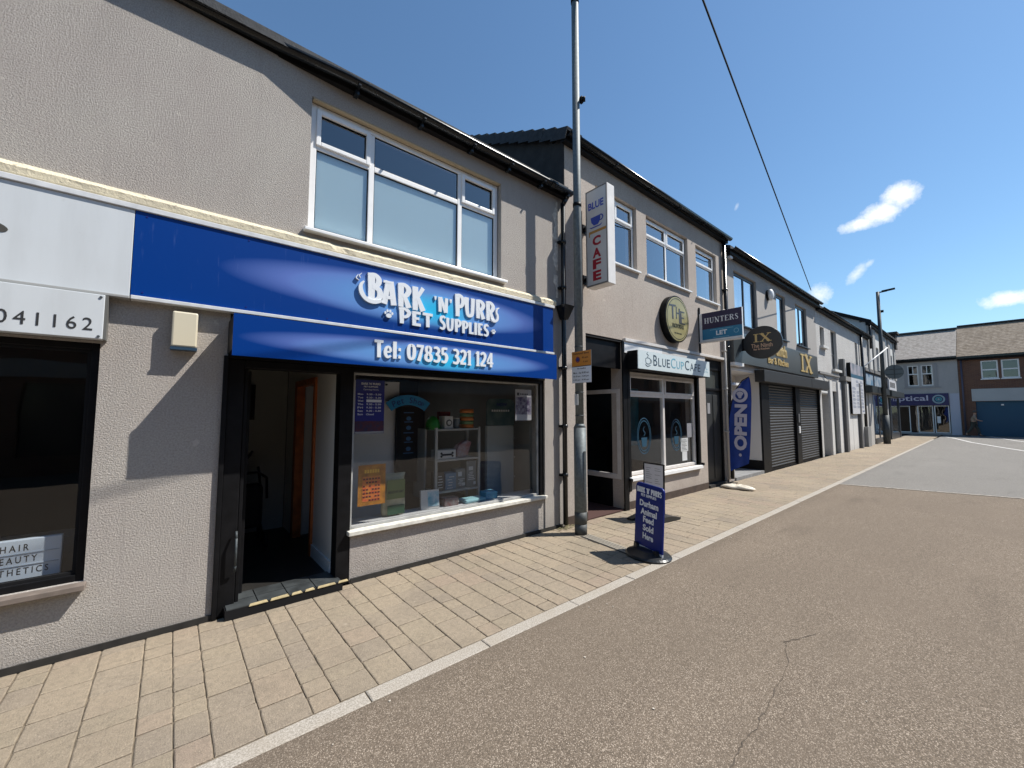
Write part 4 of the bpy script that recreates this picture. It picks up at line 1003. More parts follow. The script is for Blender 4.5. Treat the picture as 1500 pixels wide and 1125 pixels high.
obj('panel', B(3.64, 4.16, .80, .86, .10, 1.445), mat('stand_pale', (.52, .56, .56), .35), t_, bev=.008)
for z in (1.25, .95, .65):
    for x in (3.63, 4.165): obj('clip', B(x - .015, x + .015, .79, .80, z - .01, z + .01), MS, t_)
t_ = thing('event_poster', 'black and white photo poster taped top right inside the pet shop window', 'poster', (3.72, .09, 1.54))
obj('sheet', B(3.575, 3.87, .076, .079, 1.54, 1.965), mat('poster_pale', (.50, .50, .52), .5), t_)
obj('photo_print', B(3.58, 3.865, .0745, .0755, 1.62, 1.86), mat('poster_photo', (.05, .03, .09), .5, color2=(.35, .34, .40), vscale=22), t_)
obj('heading', BS(*[(3.66 + k * .03, 3.68 + k * .03, .0745, .0755, 1.89, 1.91) for k in range(5)]), MK, t_); obj('emblem', B(3.60, 3.645, .0745, .0755, 1.88, 1.92), MK, t_)
t_ = thing('blue_pet_box', 'white and blue pet food box tilted on the window ledge', 'box', (2.42, .28, .50)); mx = Matrix.Translation((2.43, .30, .50)) @ Matrix.Rotation(R(-14), 4, 'Z') @ Matrix.Rotation(R(-9), 4, 'X')
bm = bmesh.new(); box(bm, -.12, .10, -.03, .03, 0, .22, mx); obj('box', bm, MW2, t_); bm = bmesh.new(); box(bm, -.04, .095, -.034, -.0305, .03, .20, mx); obj('print', bm, mat('print_cyan', (.08, .35, .48), .4, color2=(.5, .6, .65), vscale=18), t_)
item('small_dark_pack', 'small dark red pack lying beside the blue box on the ledge', 'packet', 2.60, 2.80, .50, .60, mat('pack_red', (.15, .05, .05), .5, color2=(.2, .2, .2), vscale=20), y0=.26, y1=.40)
item('flat_cyan_pack', 'flat pale cyan pack lying on the ledge right of the dark pack', 'packet', 2.88, 3.20, .50, .55, mat('pack_cyan', (.30, .55, .60), .4), y0=.22, y1=.40, bev=.02)
item('small_cyan_pack', 'second cyan pack propped behind the flat one on the ledge', 'packet', 3.22, 3.42, .50, .60, mat('pack_cyan2', (.18, .45, .60), .4), y0=.26, y1=.42, bev=.015)

# ================================================================== building 2: cafe
b2 = thing('cafe_building', 'buff grey rendered cafe building with three white upper windows', 'building', (7.4, .1, 0))
bm = wall(bmesh.new(), 4.493, 10.30, 0, 5.93, [(4.95, 5.94, 0, 2.90), (6.10, 8.60, .54, 2.62), (9.04, 9.99, 0, 2.86), (5.25, 6.45, 4.22, 5.44), (6.775, 8.41, 4.24, 5.42), (8.775, 9.80, 4.19, 5.38)], -.02, .23)
obj('wall', bm, M_RENDER2, b2)
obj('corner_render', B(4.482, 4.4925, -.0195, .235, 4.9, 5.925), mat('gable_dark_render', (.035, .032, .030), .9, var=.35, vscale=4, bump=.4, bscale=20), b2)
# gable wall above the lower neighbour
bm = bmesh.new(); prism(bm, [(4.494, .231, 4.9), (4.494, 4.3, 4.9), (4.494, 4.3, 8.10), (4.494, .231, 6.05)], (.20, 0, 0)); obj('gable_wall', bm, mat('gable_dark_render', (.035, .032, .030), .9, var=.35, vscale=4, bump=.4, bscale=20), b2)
bm = bmesh.new(); box(bm, 4.492, 4.94, -.034, -.021, 0, .13); box(bm, 6.0, 9.02, -.034, -.021, 0, .13); obj('plinth', bm, M_PLINTHB, b2)
G2 = [(4.42, -.17, 5.90), (10.32, -.17, 5.90)]
g2 = gutter(b2, G2, .058)
obj('fascia_board', B(4.42, 10.32, -.115, -.021, 5.80, 5.93), M_SOFFIT, b2)
for x in (5.6, 6.7, 7.8, 8.9, 9.9): obj('gutter_bracket', B(x - .012, x + .012, -.235, -.10, 5.832, 5.843), M_GUTTER, g2)
rf = roof_slab(b2, 4.75, 10.3, -.13, 5.93, 4.3, 8.12, M_ROOF)
roof_slab(b2, 4.50, 10.3, 8.7, 5.93, 4.31, 8.12, M_ROOF)
sl = math.atan2(8.12 - 5.93, 4.43); me = None
for row in range(16):
    for colx in (4.41,):
        d = row * .285
        b_ = bmesh.new(); mx = Matrix.Translation((colx, -.16 + d * math.cos(sl), 5.925 + d * math.sin(sl))) @ Matrix.Rotation(sl - R(7.5), 4, 'X')
        if me is None:
            box(b_, 0, .335, 0, .33, .010, .055); box(b_, -.014, -.0005, 0, .33, -.12, .055); bmesh.ops.recalc_face_normals(b_, faces=b_.faces); me = bpy.data.meshes.new('tile'); b_.to_mesh(me); me.materials.append(M_ROOF)
        b_.free()
        o = bpy.data.objects.new('tile', me); COL.objects.link(o); o.parent = rf; o.matrix_local = Matrix.Translation(-Vector((7.4, .1, 0))) @ mx @ Matrix.Rotation(random.uniform(-.02, .02), 4, 'Z')
window(b2, 5.26, 6.44, 4.23, 5.43, .05, (5.85,), 5.06, casements=(0, 1), t=.05, sill_out=.12)
window(b2, 6.785, 8.40, 4.25, 5.41, .05, (7.60,), 5.05, casements=(0, 1), t=.05, sill_out=.12)
window(b2, 8.785, 9.79, 4.20, 5.37, .05, (), 5.00, casements=(0,), t=.05, sill_out=.12)
downpipe(b2, 10.13, -.085, .1, 5.80, .045, clips=(4.6, 3.2, 1.8))
downpipe(b2, 9.99, -.075, .1, 4.1, .028, m=mat('pipe_grey_white', (.42, .40, .38), .5), clips=(3.1, 2.2, 1.2))
obj('ledge', B(5.95, 10.25, -.075, -.021, 2.88, 2.935), M_UPVC_GREY, b2, bev=.004)
obj('fascia_backboard', B(5.95, 7.2, -.05, -.022, 2.68, 2.879), M_UPVC, b2, bev=.004)
obj('fascia_backboard', B(7.202, 9.0, -.048, -.022, 2.72, 2.879), M_UPVC_GREY, b2)
obj('black_cladding', BS((5.90, 6.021, -.045, -.0205, 0, 2.879), (4.951, 5.94, .03, .06, 2.40, 2.859)), M_BLACK, b2)
# recess with glazed side wall
obj('lobby_wall', BS((4.90, 4.949, .23, 1.75, 0, 2.95), (4.95, 5.94, 1.70, 1.75, 0, 2.90)), M_BLACKMATT, b2)
obj('lobby_ceiling', B(4.95, 5.94, -.01, 1.70, 2.86, 2.899), M_BLACKMATT, b2)
obj('lobby_floor', B(4.951, 5.939, -.015, 1.70, 0, .02), mat('lobby_floor_red', (.055, .022, .018), .8), b2)
obj('lobby_side_wall', BS((5.941, 6.02, -.015, .05, 0, 2.16), (5.941, 6.00, .05, 1.70, 0, .50), (5.941, 6.00, .05, 1.70, 2.06, 2.88), (5.941, 6.00, 1.06, 1.70, .501, 2.059)), M_BLACK, b2)
bm = bmesh.new()
box(bm, 5.93, 5.99, .052, .125, .502, 2.058); box(bm, 5.93, 5.99, .98, 1.055, .502, 2.058); box(bm, 5.931, 5.989, .125, .98, 1.985, 2.058); box(bm, 5.931, 5.989, .125, .98, .502, .59)
sgl = obj('side_window', bm, M_UPVC_GREY, b2, bev=.006)
obj('pane', B(5.955, 5.961, .125, .98, .59, 1.985), M_GLASS, sgl)
# cafe interior
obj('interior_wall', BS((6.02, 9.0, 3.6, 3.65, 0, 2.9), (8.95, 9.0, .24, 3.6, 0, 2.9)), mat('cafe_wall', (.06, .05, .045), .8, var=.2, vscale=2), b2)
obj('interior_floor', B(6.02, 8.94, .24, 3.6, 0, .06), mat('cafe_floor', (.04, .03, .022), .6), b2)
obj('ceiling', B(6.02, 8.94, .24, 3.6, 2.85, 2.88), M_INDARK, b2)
obj('interior_block', B(6.4, 8.4, 2.2, 2.7, .06, 1.05), mat('cafe_counter', (.035, .03, .028), .7), b2)
obj('curtain', B(7.42, 8.3, 1.2, 1.23, .9, 2.2), mat('teal_cloth', (.02, .13, .19), .8, var=.3, vscale=4), b2)
bm = bmesh.new(); frame(bm, 6.105, 8.595, .545, 2.37, .02, .085, .06)
box(bm, 7.29, 7.36, .021, .084, .605, 2.31); box(bm, 6.165, 7.29, .022, .083, 1.93, 1.995); box(bm, 7.36, 8.535, .022, .083, 1.93, 1.995)
sw = obj('shop_window', bm, M_UPVC_GREY, b2, bev=.006)
for a, b in ((6.165, 7.29), (7.36, 8.535)):
    obj('pane', B(a, b, .05, .056, .605, 1.93), M_GLASS, sw); obj('pane', B(a + .04, b - .04, .05, .056, 2.035, 2.27), M_GLASS, sw)
    bm = bmesh.new(); frame(bm, a, b, 1.995, 2.31, .005, .05, .04); obj('sash', bm, M_UPVC_GREY, sw, bev=.004)
obj('sill', B(6.03, 8.68, -.09, .03, .47, .539), M_UPVC, sw, bev=.008)
obj('window_surround', BS((6.022, 6.099, -.05, .03, .30, 2.60), (8.60, 8.68, -.05, .03, .46, 2.60), (6.10, 8.60, -.01, .10, 2.371, 2.619)), M_BLACK, b2, bev=.004)
for x, z in ((6.03, .50), (8.69, .56)):
    bm = bmesh.new(); tube(bm, (x, -.055, z), (x, -.10, z), .028); obj('shutter_bolt', bm, M_BLACK, b2)
def cup_transfer(x, z, s, m, nm):
    t = thing('cup_window_sticker', nm, 'window sticker', (x, .045, z - .3), )
    bm = bmesh.new(); n = 26
    for r_ in (.20 * s, .17 * s):
        pts = [(x + r_ * math.cos(2 * math.pi * i / n), .046, z + 1.45 * r_ * math.sin(2 * math.pi * i / n)) for i in range(n + 1)]
        for a, b in zip(pts, pts[1:]):
            k = 1 - .012 / r_; f = lambda p: (x + (p[0] - x) * k, p[1], z + (p[2] - z) * k); prism(bm, [a, b, f(b), f(a)], (0, .002, 0))
    obj('ring', bm, m, t)
    bm = bmesh.new(); prism(bm, [(x - .085 * s, .046, z - .03), (x + .085 * s, .046, z - .03), (x + .06 * s, .046, z - .17 * s), (x - .06 * s, .046, z - .17 * s)], (0, .002, 0))
    obj('cup', bm, m, t)
    bm = bmesh.new(); pp = [(x - .01, z + .0, .012), (x + .03, z + .05, .016), (x - .03, z + .11, .014), (x + .02, z + .17, .006)]; ribbon(bm, pp, .048, .002); obj('steam', bm, m, t)
M_TR = mat('sticker_blue', (.008, .055, .10), .5)
cup_transfer(6.66, 1.22, 1.15, M_TR, 'blue oval cup and steam sticker on the left pane of the cafe window')
cup_transfer(7.83, 1.20, 1.1, M_TR, 'blue oval cup and steam sticker on the right pane of the cafe window')
t_ = thing('cafe_menu_sheet', 'white price list sheets stuck low on the right pane of the cafe window', 'notice', (8.15, .045, .7))
obj('sheet', B(8.0, 8.30, .046, .048, .85, 1.12), M_INWHITE, t_); obj('sheet', B(8.05, 8.25, .046, .048, .66, .845), M_INWHITE, t_); obj('sheet', B(8.28, 8.50, .046, .048, 1.125, 1.42), mat('sheet_grey', (.25, .25, .27), .5), t_)
bm = bmesh.new()
for i in range(8): box(bm, 8.03, 8.26 - .04 * (i % 3), .0445, .0455, .875 + i * .029, .883 + i * .029)
obj('print_lines', bm, MK, t_)
# dark door at the right end of the cafe building
obj('door_frame', BS((9.041, 9.10, .02, .12, 0, 2.85), (9.93, 9.989, .02, .12, 0, 2.85), (9.10, 9.93, .021, .119, 2.15, 2.20), (9.10, 9.93, .021, .119, 2.62, 2.85)), M_BLACK, b2, bev=.004)
dr = obj('door', B(9.10, 9.93, .06, .11, .06, 2.149), mat('door_charcoal', (.016, .018, .018), .5), b2)
obj('door_panel', BS((9.16, 9.47, .048, .0595, .15, 2.05), (9.55, 9.88, .048, .0595, .15, 2.05)), mat('door_charcoal_panel', (.028, .030, .030), .5), dr, bev=.004)
obj('letter_plate', B(9.24, 9.37, .040, .0475, 1.62, 1.86), mat('notice_white', (.30, .30, .31), .5), dr)
obj('fanlight', B(9.101, 9.929, .07, .08, 2.201, 2.619), mat('fanlight_grey', (.06, .065, .06), .15), b2)
obj('step', B(9.04, 9.99, -.06, .12, 0, .06), M_PLINTH, b2)

# cafe fascia sign box
t_ = thing('cafe_fascia_sign', 'long white sign box with thin blue capital letters over the cafe window', 'sign', (7.3, -.15, 2.39))
obj('housing', B(6.028, 8.70, -.253, -.052, 2.385, 2.715), M_BLACK, t_, bev=.004)
obj('panel', B(6.02, 8.708, -.268, -.2535, 2.395, 2.715), mat('sign_ice_white', (.60, .68, .70), .25), t_)
MBL = mat('letter_ink', (.03, .06, .09), .5); MBC = mat('letter_cyan', (.16, .38, .48), .5)
x = 6.50
for s_, m_, big, w_ in (('B', MBL, 1, .125), ('L', MBL, 0, .10), ('U', MBL, 0, .12), ('E', MBL, 0, .11), ('C', MBC, 1, .17), ('U', MBC, 0, .13), ('P', MBC, 0, .12), ('C', MBL, 1, .17), ('A', MBL, 0, .15), ('F', MBL, 0, .10), ('E', MBL, 0, .11)):
    text(t_, s_, (x, -.2685, 2.475), X, Z, w=w_, h=.19 if big else .15, m=m_, depth=.002, name='letter'); x += w_ + .038
bm = bmesh.new()
ribbon(bm, [(6.24, 2.48, .01), (6.30, 2.45, .014), (6.40, 2.47, .01)], -.2685, .002); ribbon(bm, [(6.25, 2.58, .01), (6.27, 2.50, .012), (6.38, 2.50, .012), (6.41, 2.57, .01)], -.2685, .002); ribbon(bm, [(6.25, 2.58, .008), (6.33, 2.60, .01), (6.42, 2.57, .008), (6.45, 2.53, .01), (6.40, 2.51, .008)], -.2685, .002); ribbon(bm, [(6.30, 2.61, .006), (6.34, 2.64, .012), (6.29, 2.67, .010), (6.33, 2.70, .004)], -.2685, .002)
obj('cup_emblem', bm, MBL, t_)
bm = bmesh.new(); ribbon(bm, [(8.46, 2.55, .008), (8.52, 2.60, .01), (8.57, 2.54, .01), (8.62, 2.57, .008)], -.2685, .002); ribbon(bm, [(8.45, 2.48, .006), (8.54, 2.50, .008), (8.62, 2.48, .006)], -.2685, .002); obj('flourish', bm, MBC, t_)

# vertical projecting cafe sign
t_ = thing('projecting_cafe_sign', 'tall narrow white projecting sign with blue cup and red vertical letters', 'sign', (4.98, -.35, 3.55))
obj('housing', B(4.875, 5.055, -.530, -.125, 3.575, 5.115), mat('sign_case_white', (.72, .70, .67), .4, var=.08, vscale=5), t_, bev=.006)
obj('face', B(4.868, 4.8745, -.512, -.140, 3.60, 5.095), mat('sign_face_white', (.66, .64, .62), .3, var=.06, vscale=3), t_)
fr_ = bmesh.new(); box(fr_, 4.862, 4.874, -.53, -.513, 3.58, 5.11); box(fr_, 4.862, 4.874, -.139, -.125, 3.58, 5.11); box(fr_, 4.862, 4.874, -.513, -.139, 5.096, 5.11); box(fr_, 4.862, 4.874, -.513, -.139, 3.58, 3.599)
obj('frame', fr_, mat('sign_frame_grey', (.20, .19, .18), .5), t_)
MR = mat('letter_red', (.40, .015, .03), .4); MBU = mat('letter_royal', (.03, .07, .42), .4)
text(t_, 'BLUE', (4.8675, -.175, 4.79), NY, Z, w=.29, h=.115, m=MBU, bold=.03)
bm = bmesh.new()
cz = 4.60
prism(bm, [(4.867, -.22, cz + .06), (4.867, -.405, cz + .06), (4.867, -.40, cz - .02), (4.867, -.36, cz - .075), (4.867, -.28, cz - .075), (4.867, -.235, cz - .02)], (-.003, 0, 0))
prism(bm, [(4.867, -.24, cz - .095), (4.867, -.39, cz - .095), (4.867, -.44, cz - .078), (4.867, -.40, cz - .112), (4.867, -.23, cz - .112), (4.867, -.19, cz - .085)], (-.003, 0, 0))
pts = [Vector((4.866, -.405 - .045 * math.sin(a), cz + .015 + .042 * math.cos(a))) for a in [math.pi * i / 8 for i in range(9)]]; pathtube(bm, pts, .009, n=6)
obj('cup_emblem', bm, MBU, t_)
obj('stripe', BS((4.8655, 4.8675, -.505, -.20, 4.405, 4.445), (4.8655, 4.8675, -.20, -.185, 4.36, 4.445)), mat('stripe_orange', (.52, .26, .06), .5), t_)
for ch, z in (('C', 4.20), ('A', 4.01), ('F', 3.835), ('E', 3.655)): text(t_, ch, (4.8675, -.25, z), NY, Z, w=.155, h=.15, m=MR, bold=.045, name='letter')
for z in (3.72, 4.55): obj('bracket', BS((4.93, 4.99, -.124, -.021, z, z + .05), (4.90, 5.02, -.03, -.0205, z - .05, z + .10)), M_BLACK, t_)

# round gold sign
t_ = thing('round_gold_sign', 'round black rimmed gold sign with tall dark letters on the cafe wall', 'sign', (7.63, -.1, 3.06))
bm = bmesh.new(); tube(bm, (7.63, -.022, 3.50), (7.63, -.15, 3.50), .47, n=48); obj('rim', bm, M_BLACK, t_, bev=.006)
bm = bmesh.new(); tube(bm, (7.63, -.1505, 3.50), (7.63, -.156, 3.50), .44, n=48); obj('face', bm, M_GOLDF, t_)
bm = bmesh.new(); n = 48
for i in range(n):
    a, b = 2 * math.pi * i / n, 2 * math.pi * (i + 1) / n; f = lambda r_, t: (7.63 + r_ * math.cos(t), -.1562, 3.50 + r_ * math.sin(t)); prism(bm, [f(.40, a), f(.40, b), f(.413, b), f(.413, a)], (0, -.002, 0))
obj('ring', bm, MK, t_)
bm = bmesh.new(); 
for sk in ([(7.30, 3.74, .03), (7.56, 3.76, .03)], [(7.43, 3.75, .05), (7.44, 3.48, .05)], [(7.58, 3.74, .025), (7.58, 3.50, .025)], [(7.58, 3.62, .02), (7.70, 3.62, .02)], [(7.70, 3.72, .05), (7.71, 3.42, .05)], [(7.76, 3.68, .03), (7.77, 3.42, .04)], [(7.76, 3.67, .02), (7.90, 3.67, .02)], [(7.77, 3.55, .02), (7.88, 3.55, .02)], [(7.77, 3.43, .02), (7.92, 3.43, .02)]): ribbon(bm, sk, -.1562 - .0001 * random.random(), .004)
obj('lettering', bm, mat('letter_slate', (.07, .075, .09), .4), t_)
text(t_, 'VICTORIAS', (7.40, -.1562, 3.315), X, Z, w=.46, h=.085, m=mat('letter_olive', (.06, .06, .03), .5), depth=.003, bold=.03)
obj('print_lines', BS((7.49, 7.56, -.159, -.1562, 3.20, 3.225), (7.58, 7.66, -.159, -.1562, 3.20, 3.225), (7.68, 7.77, -.159, -.1562, 3.20, 3.225)), mat('letter_olive', (.06, .06, .03), .5), t_)

# estate agent board
t_ = thing('letting_board', 'white framed navy and teal letting board projecting over the right end of the cafe', 'sign', (8.8, -.4, 3.15))
obj('post', B(8.80, 8.85, -.045, -.0205, 2.75, 3.95), M_BLACK, t_)
obj('frame', B(8.792, 8.842, -.915, -.046, 3.185, 3.800), M_UPVC, t_, bev=.003)
obj('underside_tray', B(8.77, 8.87, -.915, -.046, 3.150, 3.184), M_UPVC_GREY, t_)
obj('upper_panel', B(8.784, 8.7915, -.912, -.108, 3.44, 3.797), mat('board_navy', (.016, .012, .055), .35), t_)
obj('lower_panel', B(8.784, 8.7915, -.912, -.108, 3.215, 3.4395), mat('board_teal', (.008, .17, .32), .35), t_)
strokes(t_, 'HUNTERS', SER, (8.7835, -.155, 3.565), NY, Z, .70, .115, M_LETTER, .002)
text(t_, 'LET', (8.7835, -.40, 3.285), NY, Z, w=.22, h=.095, m=M_LETTER, bold=.03)
bm = bmesh.new(); box(bm, 8.782, 8.7835, -.74, -.27, 3.405, 3.412); box(bm, 8.782, 8.7835, -.66, -.34, 3.236, 3.243); obj('print_lines', bm, mat('teal_pale', (.25, .5, .6), .5), t_)
bm = bmesh.new(); 
for i in range(14):
    a, b = 2 * math.pi * i / 14, 2 * math.pi * (i + 1) / 14; f = lambda r_, t: (8.7835, -.80 + r_ * math.cos(t), 3.33 + r_ * math.sin(t)); prism(bm, [f(.04, a), f(.04, b), f(.048, b), f(.048, a)], (-.0015, 0, 0))
obj('emblem', bm, mat('teal_pale', (.25, .5, .6), .5), t_)

# ================================================================== building 3: bar with roller shutters
b3 = thing('bar_building', 'smooth grey rendered bar with dark framed upper windows and two closed black roller shutters', 'building', (14.3, .1, 0))
M_G3 = M_RENDER3
bm = wall(bmesh.new(), 10.301, 18.30, 0, 5.62, [(10.50, 12.37, 0, 2.76), (12.37, 18.25, 0, 2.72), (10.87, 12.42, 3.88, 5.30), (14.04, 14.87, 3.89, 5.32), (15.90, 17.15, 3.88, 5.31)], 0, .25)
obj('wall', bm, M_G3, b3)
G3 = [(10.34, -.21, 5.70), (18.36, -.21, 5.70)]; g3 = gutter(b3, G3, .06)
obj('fascia_board', B(10.34, 18.34, -.15, -.001, 5.55, 5.72), M_SOFFIT, b3)
obj('swan_neck', B(10.345, 10.50, -.14, -.07, 5.45, 5.50), M_UPVC_GREY, b3)
roof_slab(b3, 10.305, 18.3, -.17, 5.74, 4.3, 7.7, M_ROOF); roof_slab(b3, 10.305, 18.3, 8.7, 5.74, 4.31, 7.7, M_ROOF)
for a, b, mul in ((10.88, 12.41, (11.65,)), (14.05, 14.86, ()), (15.91, 17.14, (16.52,))):
    w = window(b3, a, b, 3.90, 5.29, .06, mul, None, m=M_ANTHRA, t=.07, sill_out=.13, back=None)
    obj('blind', B(a + .07, b - .07, .16, .17, 3.95, 5.25), mat('voile_pale', (.62, .70, .78), .5), w)
t_ = thing('wall_lamp', 'small white oval bulkhead lamp on the bar wall between two upper windows', 'lamp', (13.28, -.05, 4.93)); bm = bmesh.new()
bmesh.ops.create_uvsphere(bm, u_segments=16, v_segments=10, radius=.15); bmesh.ops.transform(bm, matrix=Matrix.Translation((13.28, -.09, 5.08)) @ Matrix.Diagonal((.75, .55, 1.15, 1)), verts=bm.verts); obj('diffuser', bm, M_UPVC, t_, smooth=True)
bm = bmesh.new(); tube(bm, (13.28, -.001, 5.08), (13.28, -.05, 5.08), .15, n=20); obj('base', bm, M_BLACK, t_)
# recess
obj('recess_wall', BS((10.44, 12.37, .62, .66, 0, 2.80), (12.371, 12.44, .02, .62, .34, 2.719), (10.44, 10.499, .25, .62, 0, 2.80)), mat('recess_white', (.60, .58, .55), .6), b3)
obj('recess_base', BS((12.355, 12.3705, .02, .60, 0, .34), (10.50, 12.354, .59, .619, .081, .34)), M_BLACK, b3)
obj('recess_step', B(10.50, 12.36, -.03, .60, 0, .08), mat('step_grey', (.20, .20, .20), .8, var=.2, vscale=8), b3)
obj('recess_ceiling', B(10.50, 12.369, .01, .61, 2.70, 2.759), mat('recess_white', (.60, .58, .55), .6), b3)
obj('canopy_strip', B(10.5, 11.4, -.05, .01, 2.32, 2.38), M_UPVC, b3)
bm = bmesh.new(); box(bm, 12.376, 12.96, -.03, .12, 0, 2.50); obj('black_pier', bm, M_BLACK, b3); obj('centre_post', B(15.41, 15.85, -.02, .12, 0, 2.50), M_BLACK, b3); obj('end_post', B(18.38 - .17, 18.29, -.02, .12, 0, 2.50), M_BLACK, b3)
me = None; MSH = mat('shutter_grey', (.026, .025, .024), .55, .0, var=.15, vscale=3)
for a, b in ((12.965, 15.405), (15.855, 18.205)):
    sh = obj('roller_shutter', B(a, b, .075, .085, .01, 2.50), MSH, b3); me = None
    nS = 30; hS = 2.42 / nS
    bb = bmesh.new(); L = b - a
    prof = [(0, 0), (-.012, hS * .12), (-.026, hS * .42), (-.026, hS * .62), (-.010, hS * .93), (0, hS * .97)]
    prism(bb, [(a, .072 + p[0], .05 + p[1]) for p in prof] + [(a, .074, .05 + hS * .97), (a, .074, .05)], (L, 0, 0)); bmesh.ops.recalc_face_normals(bb, faces=bb.faces)
    me = bpy.data.meshes.new('slat'); bb.to_mesh(me); bb.free(); me.transform(Matrix.Translation((-14.3, -.1, 0))); me.materials.append(MSH)
    for k in range(nS):
        o = bpy.data.objects.new('slat', me); COL.objects.link(o); o.parent = sh; o.location = (0, 0, k * hS)
    obj('bottom_rail', B(a, b, .03, .071, .008, .048), M_BLACK, sh)
for x, z0, z1, m_ in ((15.52, 1.32, 1.60, mat('keybox_grey', (.12, .12, .12), .5)), (15.55, .98, 1.20, M_UPVC)): obj('key_switch', B(x, x + .12, -.05, -.021, z0, z1), m_, b3, bev=.004)
obj('shutter_housing', B(12.02, 16.4, -.24, -.001, 2.47, 2.79), mat('housing_charcoal', (.022, .021, .020), .5), b3, bev=.01); obj('shutter_housing', B(16.42, 18.62, -.24, -.001, 2.47, 2.79), mat('housing_charcoal', (.022, .021, .020), .5), b3, bev=.01)
t_ = thing('bar_fascia_sign', 'dark grey fascia board with gold lettering above the roller shutters', 'sign', (14.2, -.05, 2.9))
obj('panel', B(10.46, 17.84, -.10, -.002, 2.88, 3.66), mat('fascia_slate', (.055, .065, .070), .28, var=.12, vscale=1.2), t_, bev=.006)
obj('trim', B(10.46, 11.0, -.12, -.002, 2.80, 2.879), M_UPVC, t_)
text(t_, 'The Ninth', (12.15, -.1005, 3.30), X, Z, w=2.25, h=.36, m=M_GOLD, depth=.02, bold=.02)
text(t_, 'Bar & Kitchen', (12.75, -.1005, 3.03), X, Z, w=1.75, h=.20, m=M_GOLD, depth=.02, bold=.015)
strokes(t_, 'IX', SER, (15.75, -.1005, 3.00), X, Z, 1.35, .58, M_GOLD, .02)
t_ = thing('oval_bar_sign', 'dark oval projecting sign with gold numerals on a bracket at the bar', 'sign', (10.95, -.5, 2.95))
bm = bmesh.new(); n = 44; prism(bm, [(10.97, -.555 + .425 * math.cos(2 * math.pi * i / n), 3.36 + .40 * math.sin(2 * math.pi * i / n)) for i in range(n)], (.08, 0, 0)); obj('disc', bm, mat('oval_black', (.016, .018, .020), .4), t_, bev=.006)
obj('bracket', BS((10.98, 11.04, -.20, -.001, 3.20, 3.50), (10.93, 11.09, -.03, -.0005, 3.12, 3.58)), M_BLACK, t_)
strokes(t_, 'IX', SER, (10.9695, -.36, 3.375), NY, Z, .40, .20, M_GOLD, .004)
text(t_, 'The Ninth', (10.9695, -.31, 3.235), NY, Z, w=.47, h=.10, m=mat('gold_rose', (.55, .36, .24), .4, .1), depth=.004, bold=.01)
text(t_, 'Bar & Kitchen', (10.9695, -.36, 3.175), NY, Z, w=.35, h=.045, m=mat('gold_rose', (.55, .36, .24), .4, .1), depth=.004, bold=.03)

# ================================================================== building 4
b4 = thing('pale_rough_building', 'pale rough rendered house front between the bar and the far shops', 'building', (23.2, .1, 0))
MD4 = mat('window_dark', (.10, .10, .10), .4)
bm = wall(bmesh.new(), 18.301, 27.98, 0, 5.62, [(18.62, 19.62, 0, 2.50), (20.02, 20.92, 0, 2.50), (18.82, 19.42, 4.20, 4.95), (20.42, 21.35, 3.40, 5.02), (24.95, 25.45, 3.45, 5.0)], 0, .25)
obj('wall', bm, M_RENDER4, b4)
obj('alcove', BS((18.62, 19.62, .25, .28, 0, 2.55)), mat('alcove_taupe', (.21, .195, .18), .8, var=.1, vscale=3), b4)
obj('alcove_arch', BS((18.621, 19.619, .01, .20, 2.35, 2.499)), M_RENDER5, b4, bev=.05)
obj('door', B(20.03, 20.91, .08, .14, .02, 2.49), mat('door_grey_green', (.05, .058, .055), .5, var=.2, vscale=2), b4)
for a, b, c, d in ((18.82, 19.42, 4.20, 4.95), (20.42, 21.35, 3.40, 5.02), (24.95, 25.45, 3.45, 5.0)):
    w = window(b4, a, b, c, d, .10, (), (4.05 if d - c > 1 else None), m=MD4, t=.04, sill=False, gm=M_GLASSFAR)
    obj('sill', B(a - .1, b + .1, -.12, -.001, c - .10, c - .005), M_RENDER5, w)
g4 = gutter(b4, [(18.40, -.20, 5.58), (28.0, -.20, 5.60)], .06); obj('fascia_board', B(18.37, 27.98, -.14, -.001, 5.48, 5.63), M_SOFFIT, b4)
roof_slab(b4, 18.31, 27.97, -.16, 5.63, 4.3, 7.3, M_ROOF); roof_slab(b4, 18.31, 27.97, 8.7, 5.63, 4.31, 7.3, M_ROOF)
obj('ledge', BS((18.31, 21.3, -.06, -.001, 3.10, 3.18), (21.5, 22.5, -.22, -.001, 2.98, 3.16)), mat('ledge_grey', (.22, .21, .20), .8), b4)
for i, (a, b, m_) in enumerate(((19.66, 20.0, M_RENDER5), (20.93, 21.5, M_RENDER5), (22.55, 23.3, M_RENDER5), (23.35, 24.4, M_RENDER5), (25.0, 25.6, M_RENDER5), (26.6, 27.9, mat('pilaster_pale', (.42, .41, .40), .85)))): obj('pilaster', B(a, b, -.05, -.001, 0, 2.9), m_, b4)
for a in (21.55, 24.45): obj('black_post', B(a, a + .28, -.16, -.001, 0, 3.0 if a > 22 else 3.9), M_BLACK if a > 25 else mat('post_grey', (.10, .10, .10), .6), b4)
obj('side_box', B(25.62, 26.4, -.20, -.001, 0, .95), mat('box_grey', (.22, .22, .215), .7), b4)
downpipe(b4, 25.95, -.09, .95, 5.5, .06)
bm = bmesh.new(); pts = [(18.9, -.03, 3.05), (19.3, -.05, 2.93), (19.9, -.05, 2.93), (20.4, -.04, 3.02), (21.2, -.03, 3.0)]; pathtube(bm, pts, .012); obj('cable', bm, M_BLACKMATT, b4)
t_ = thing('price_list_board', 'tall white wall board printed with a grid of price lists and a photo header', 'notice board', (24.3, -.2, 1.55))
obj('case', B(22.93, 25.52, -.135, -.002, 1.58, 3.86), M_BLACK, t_)
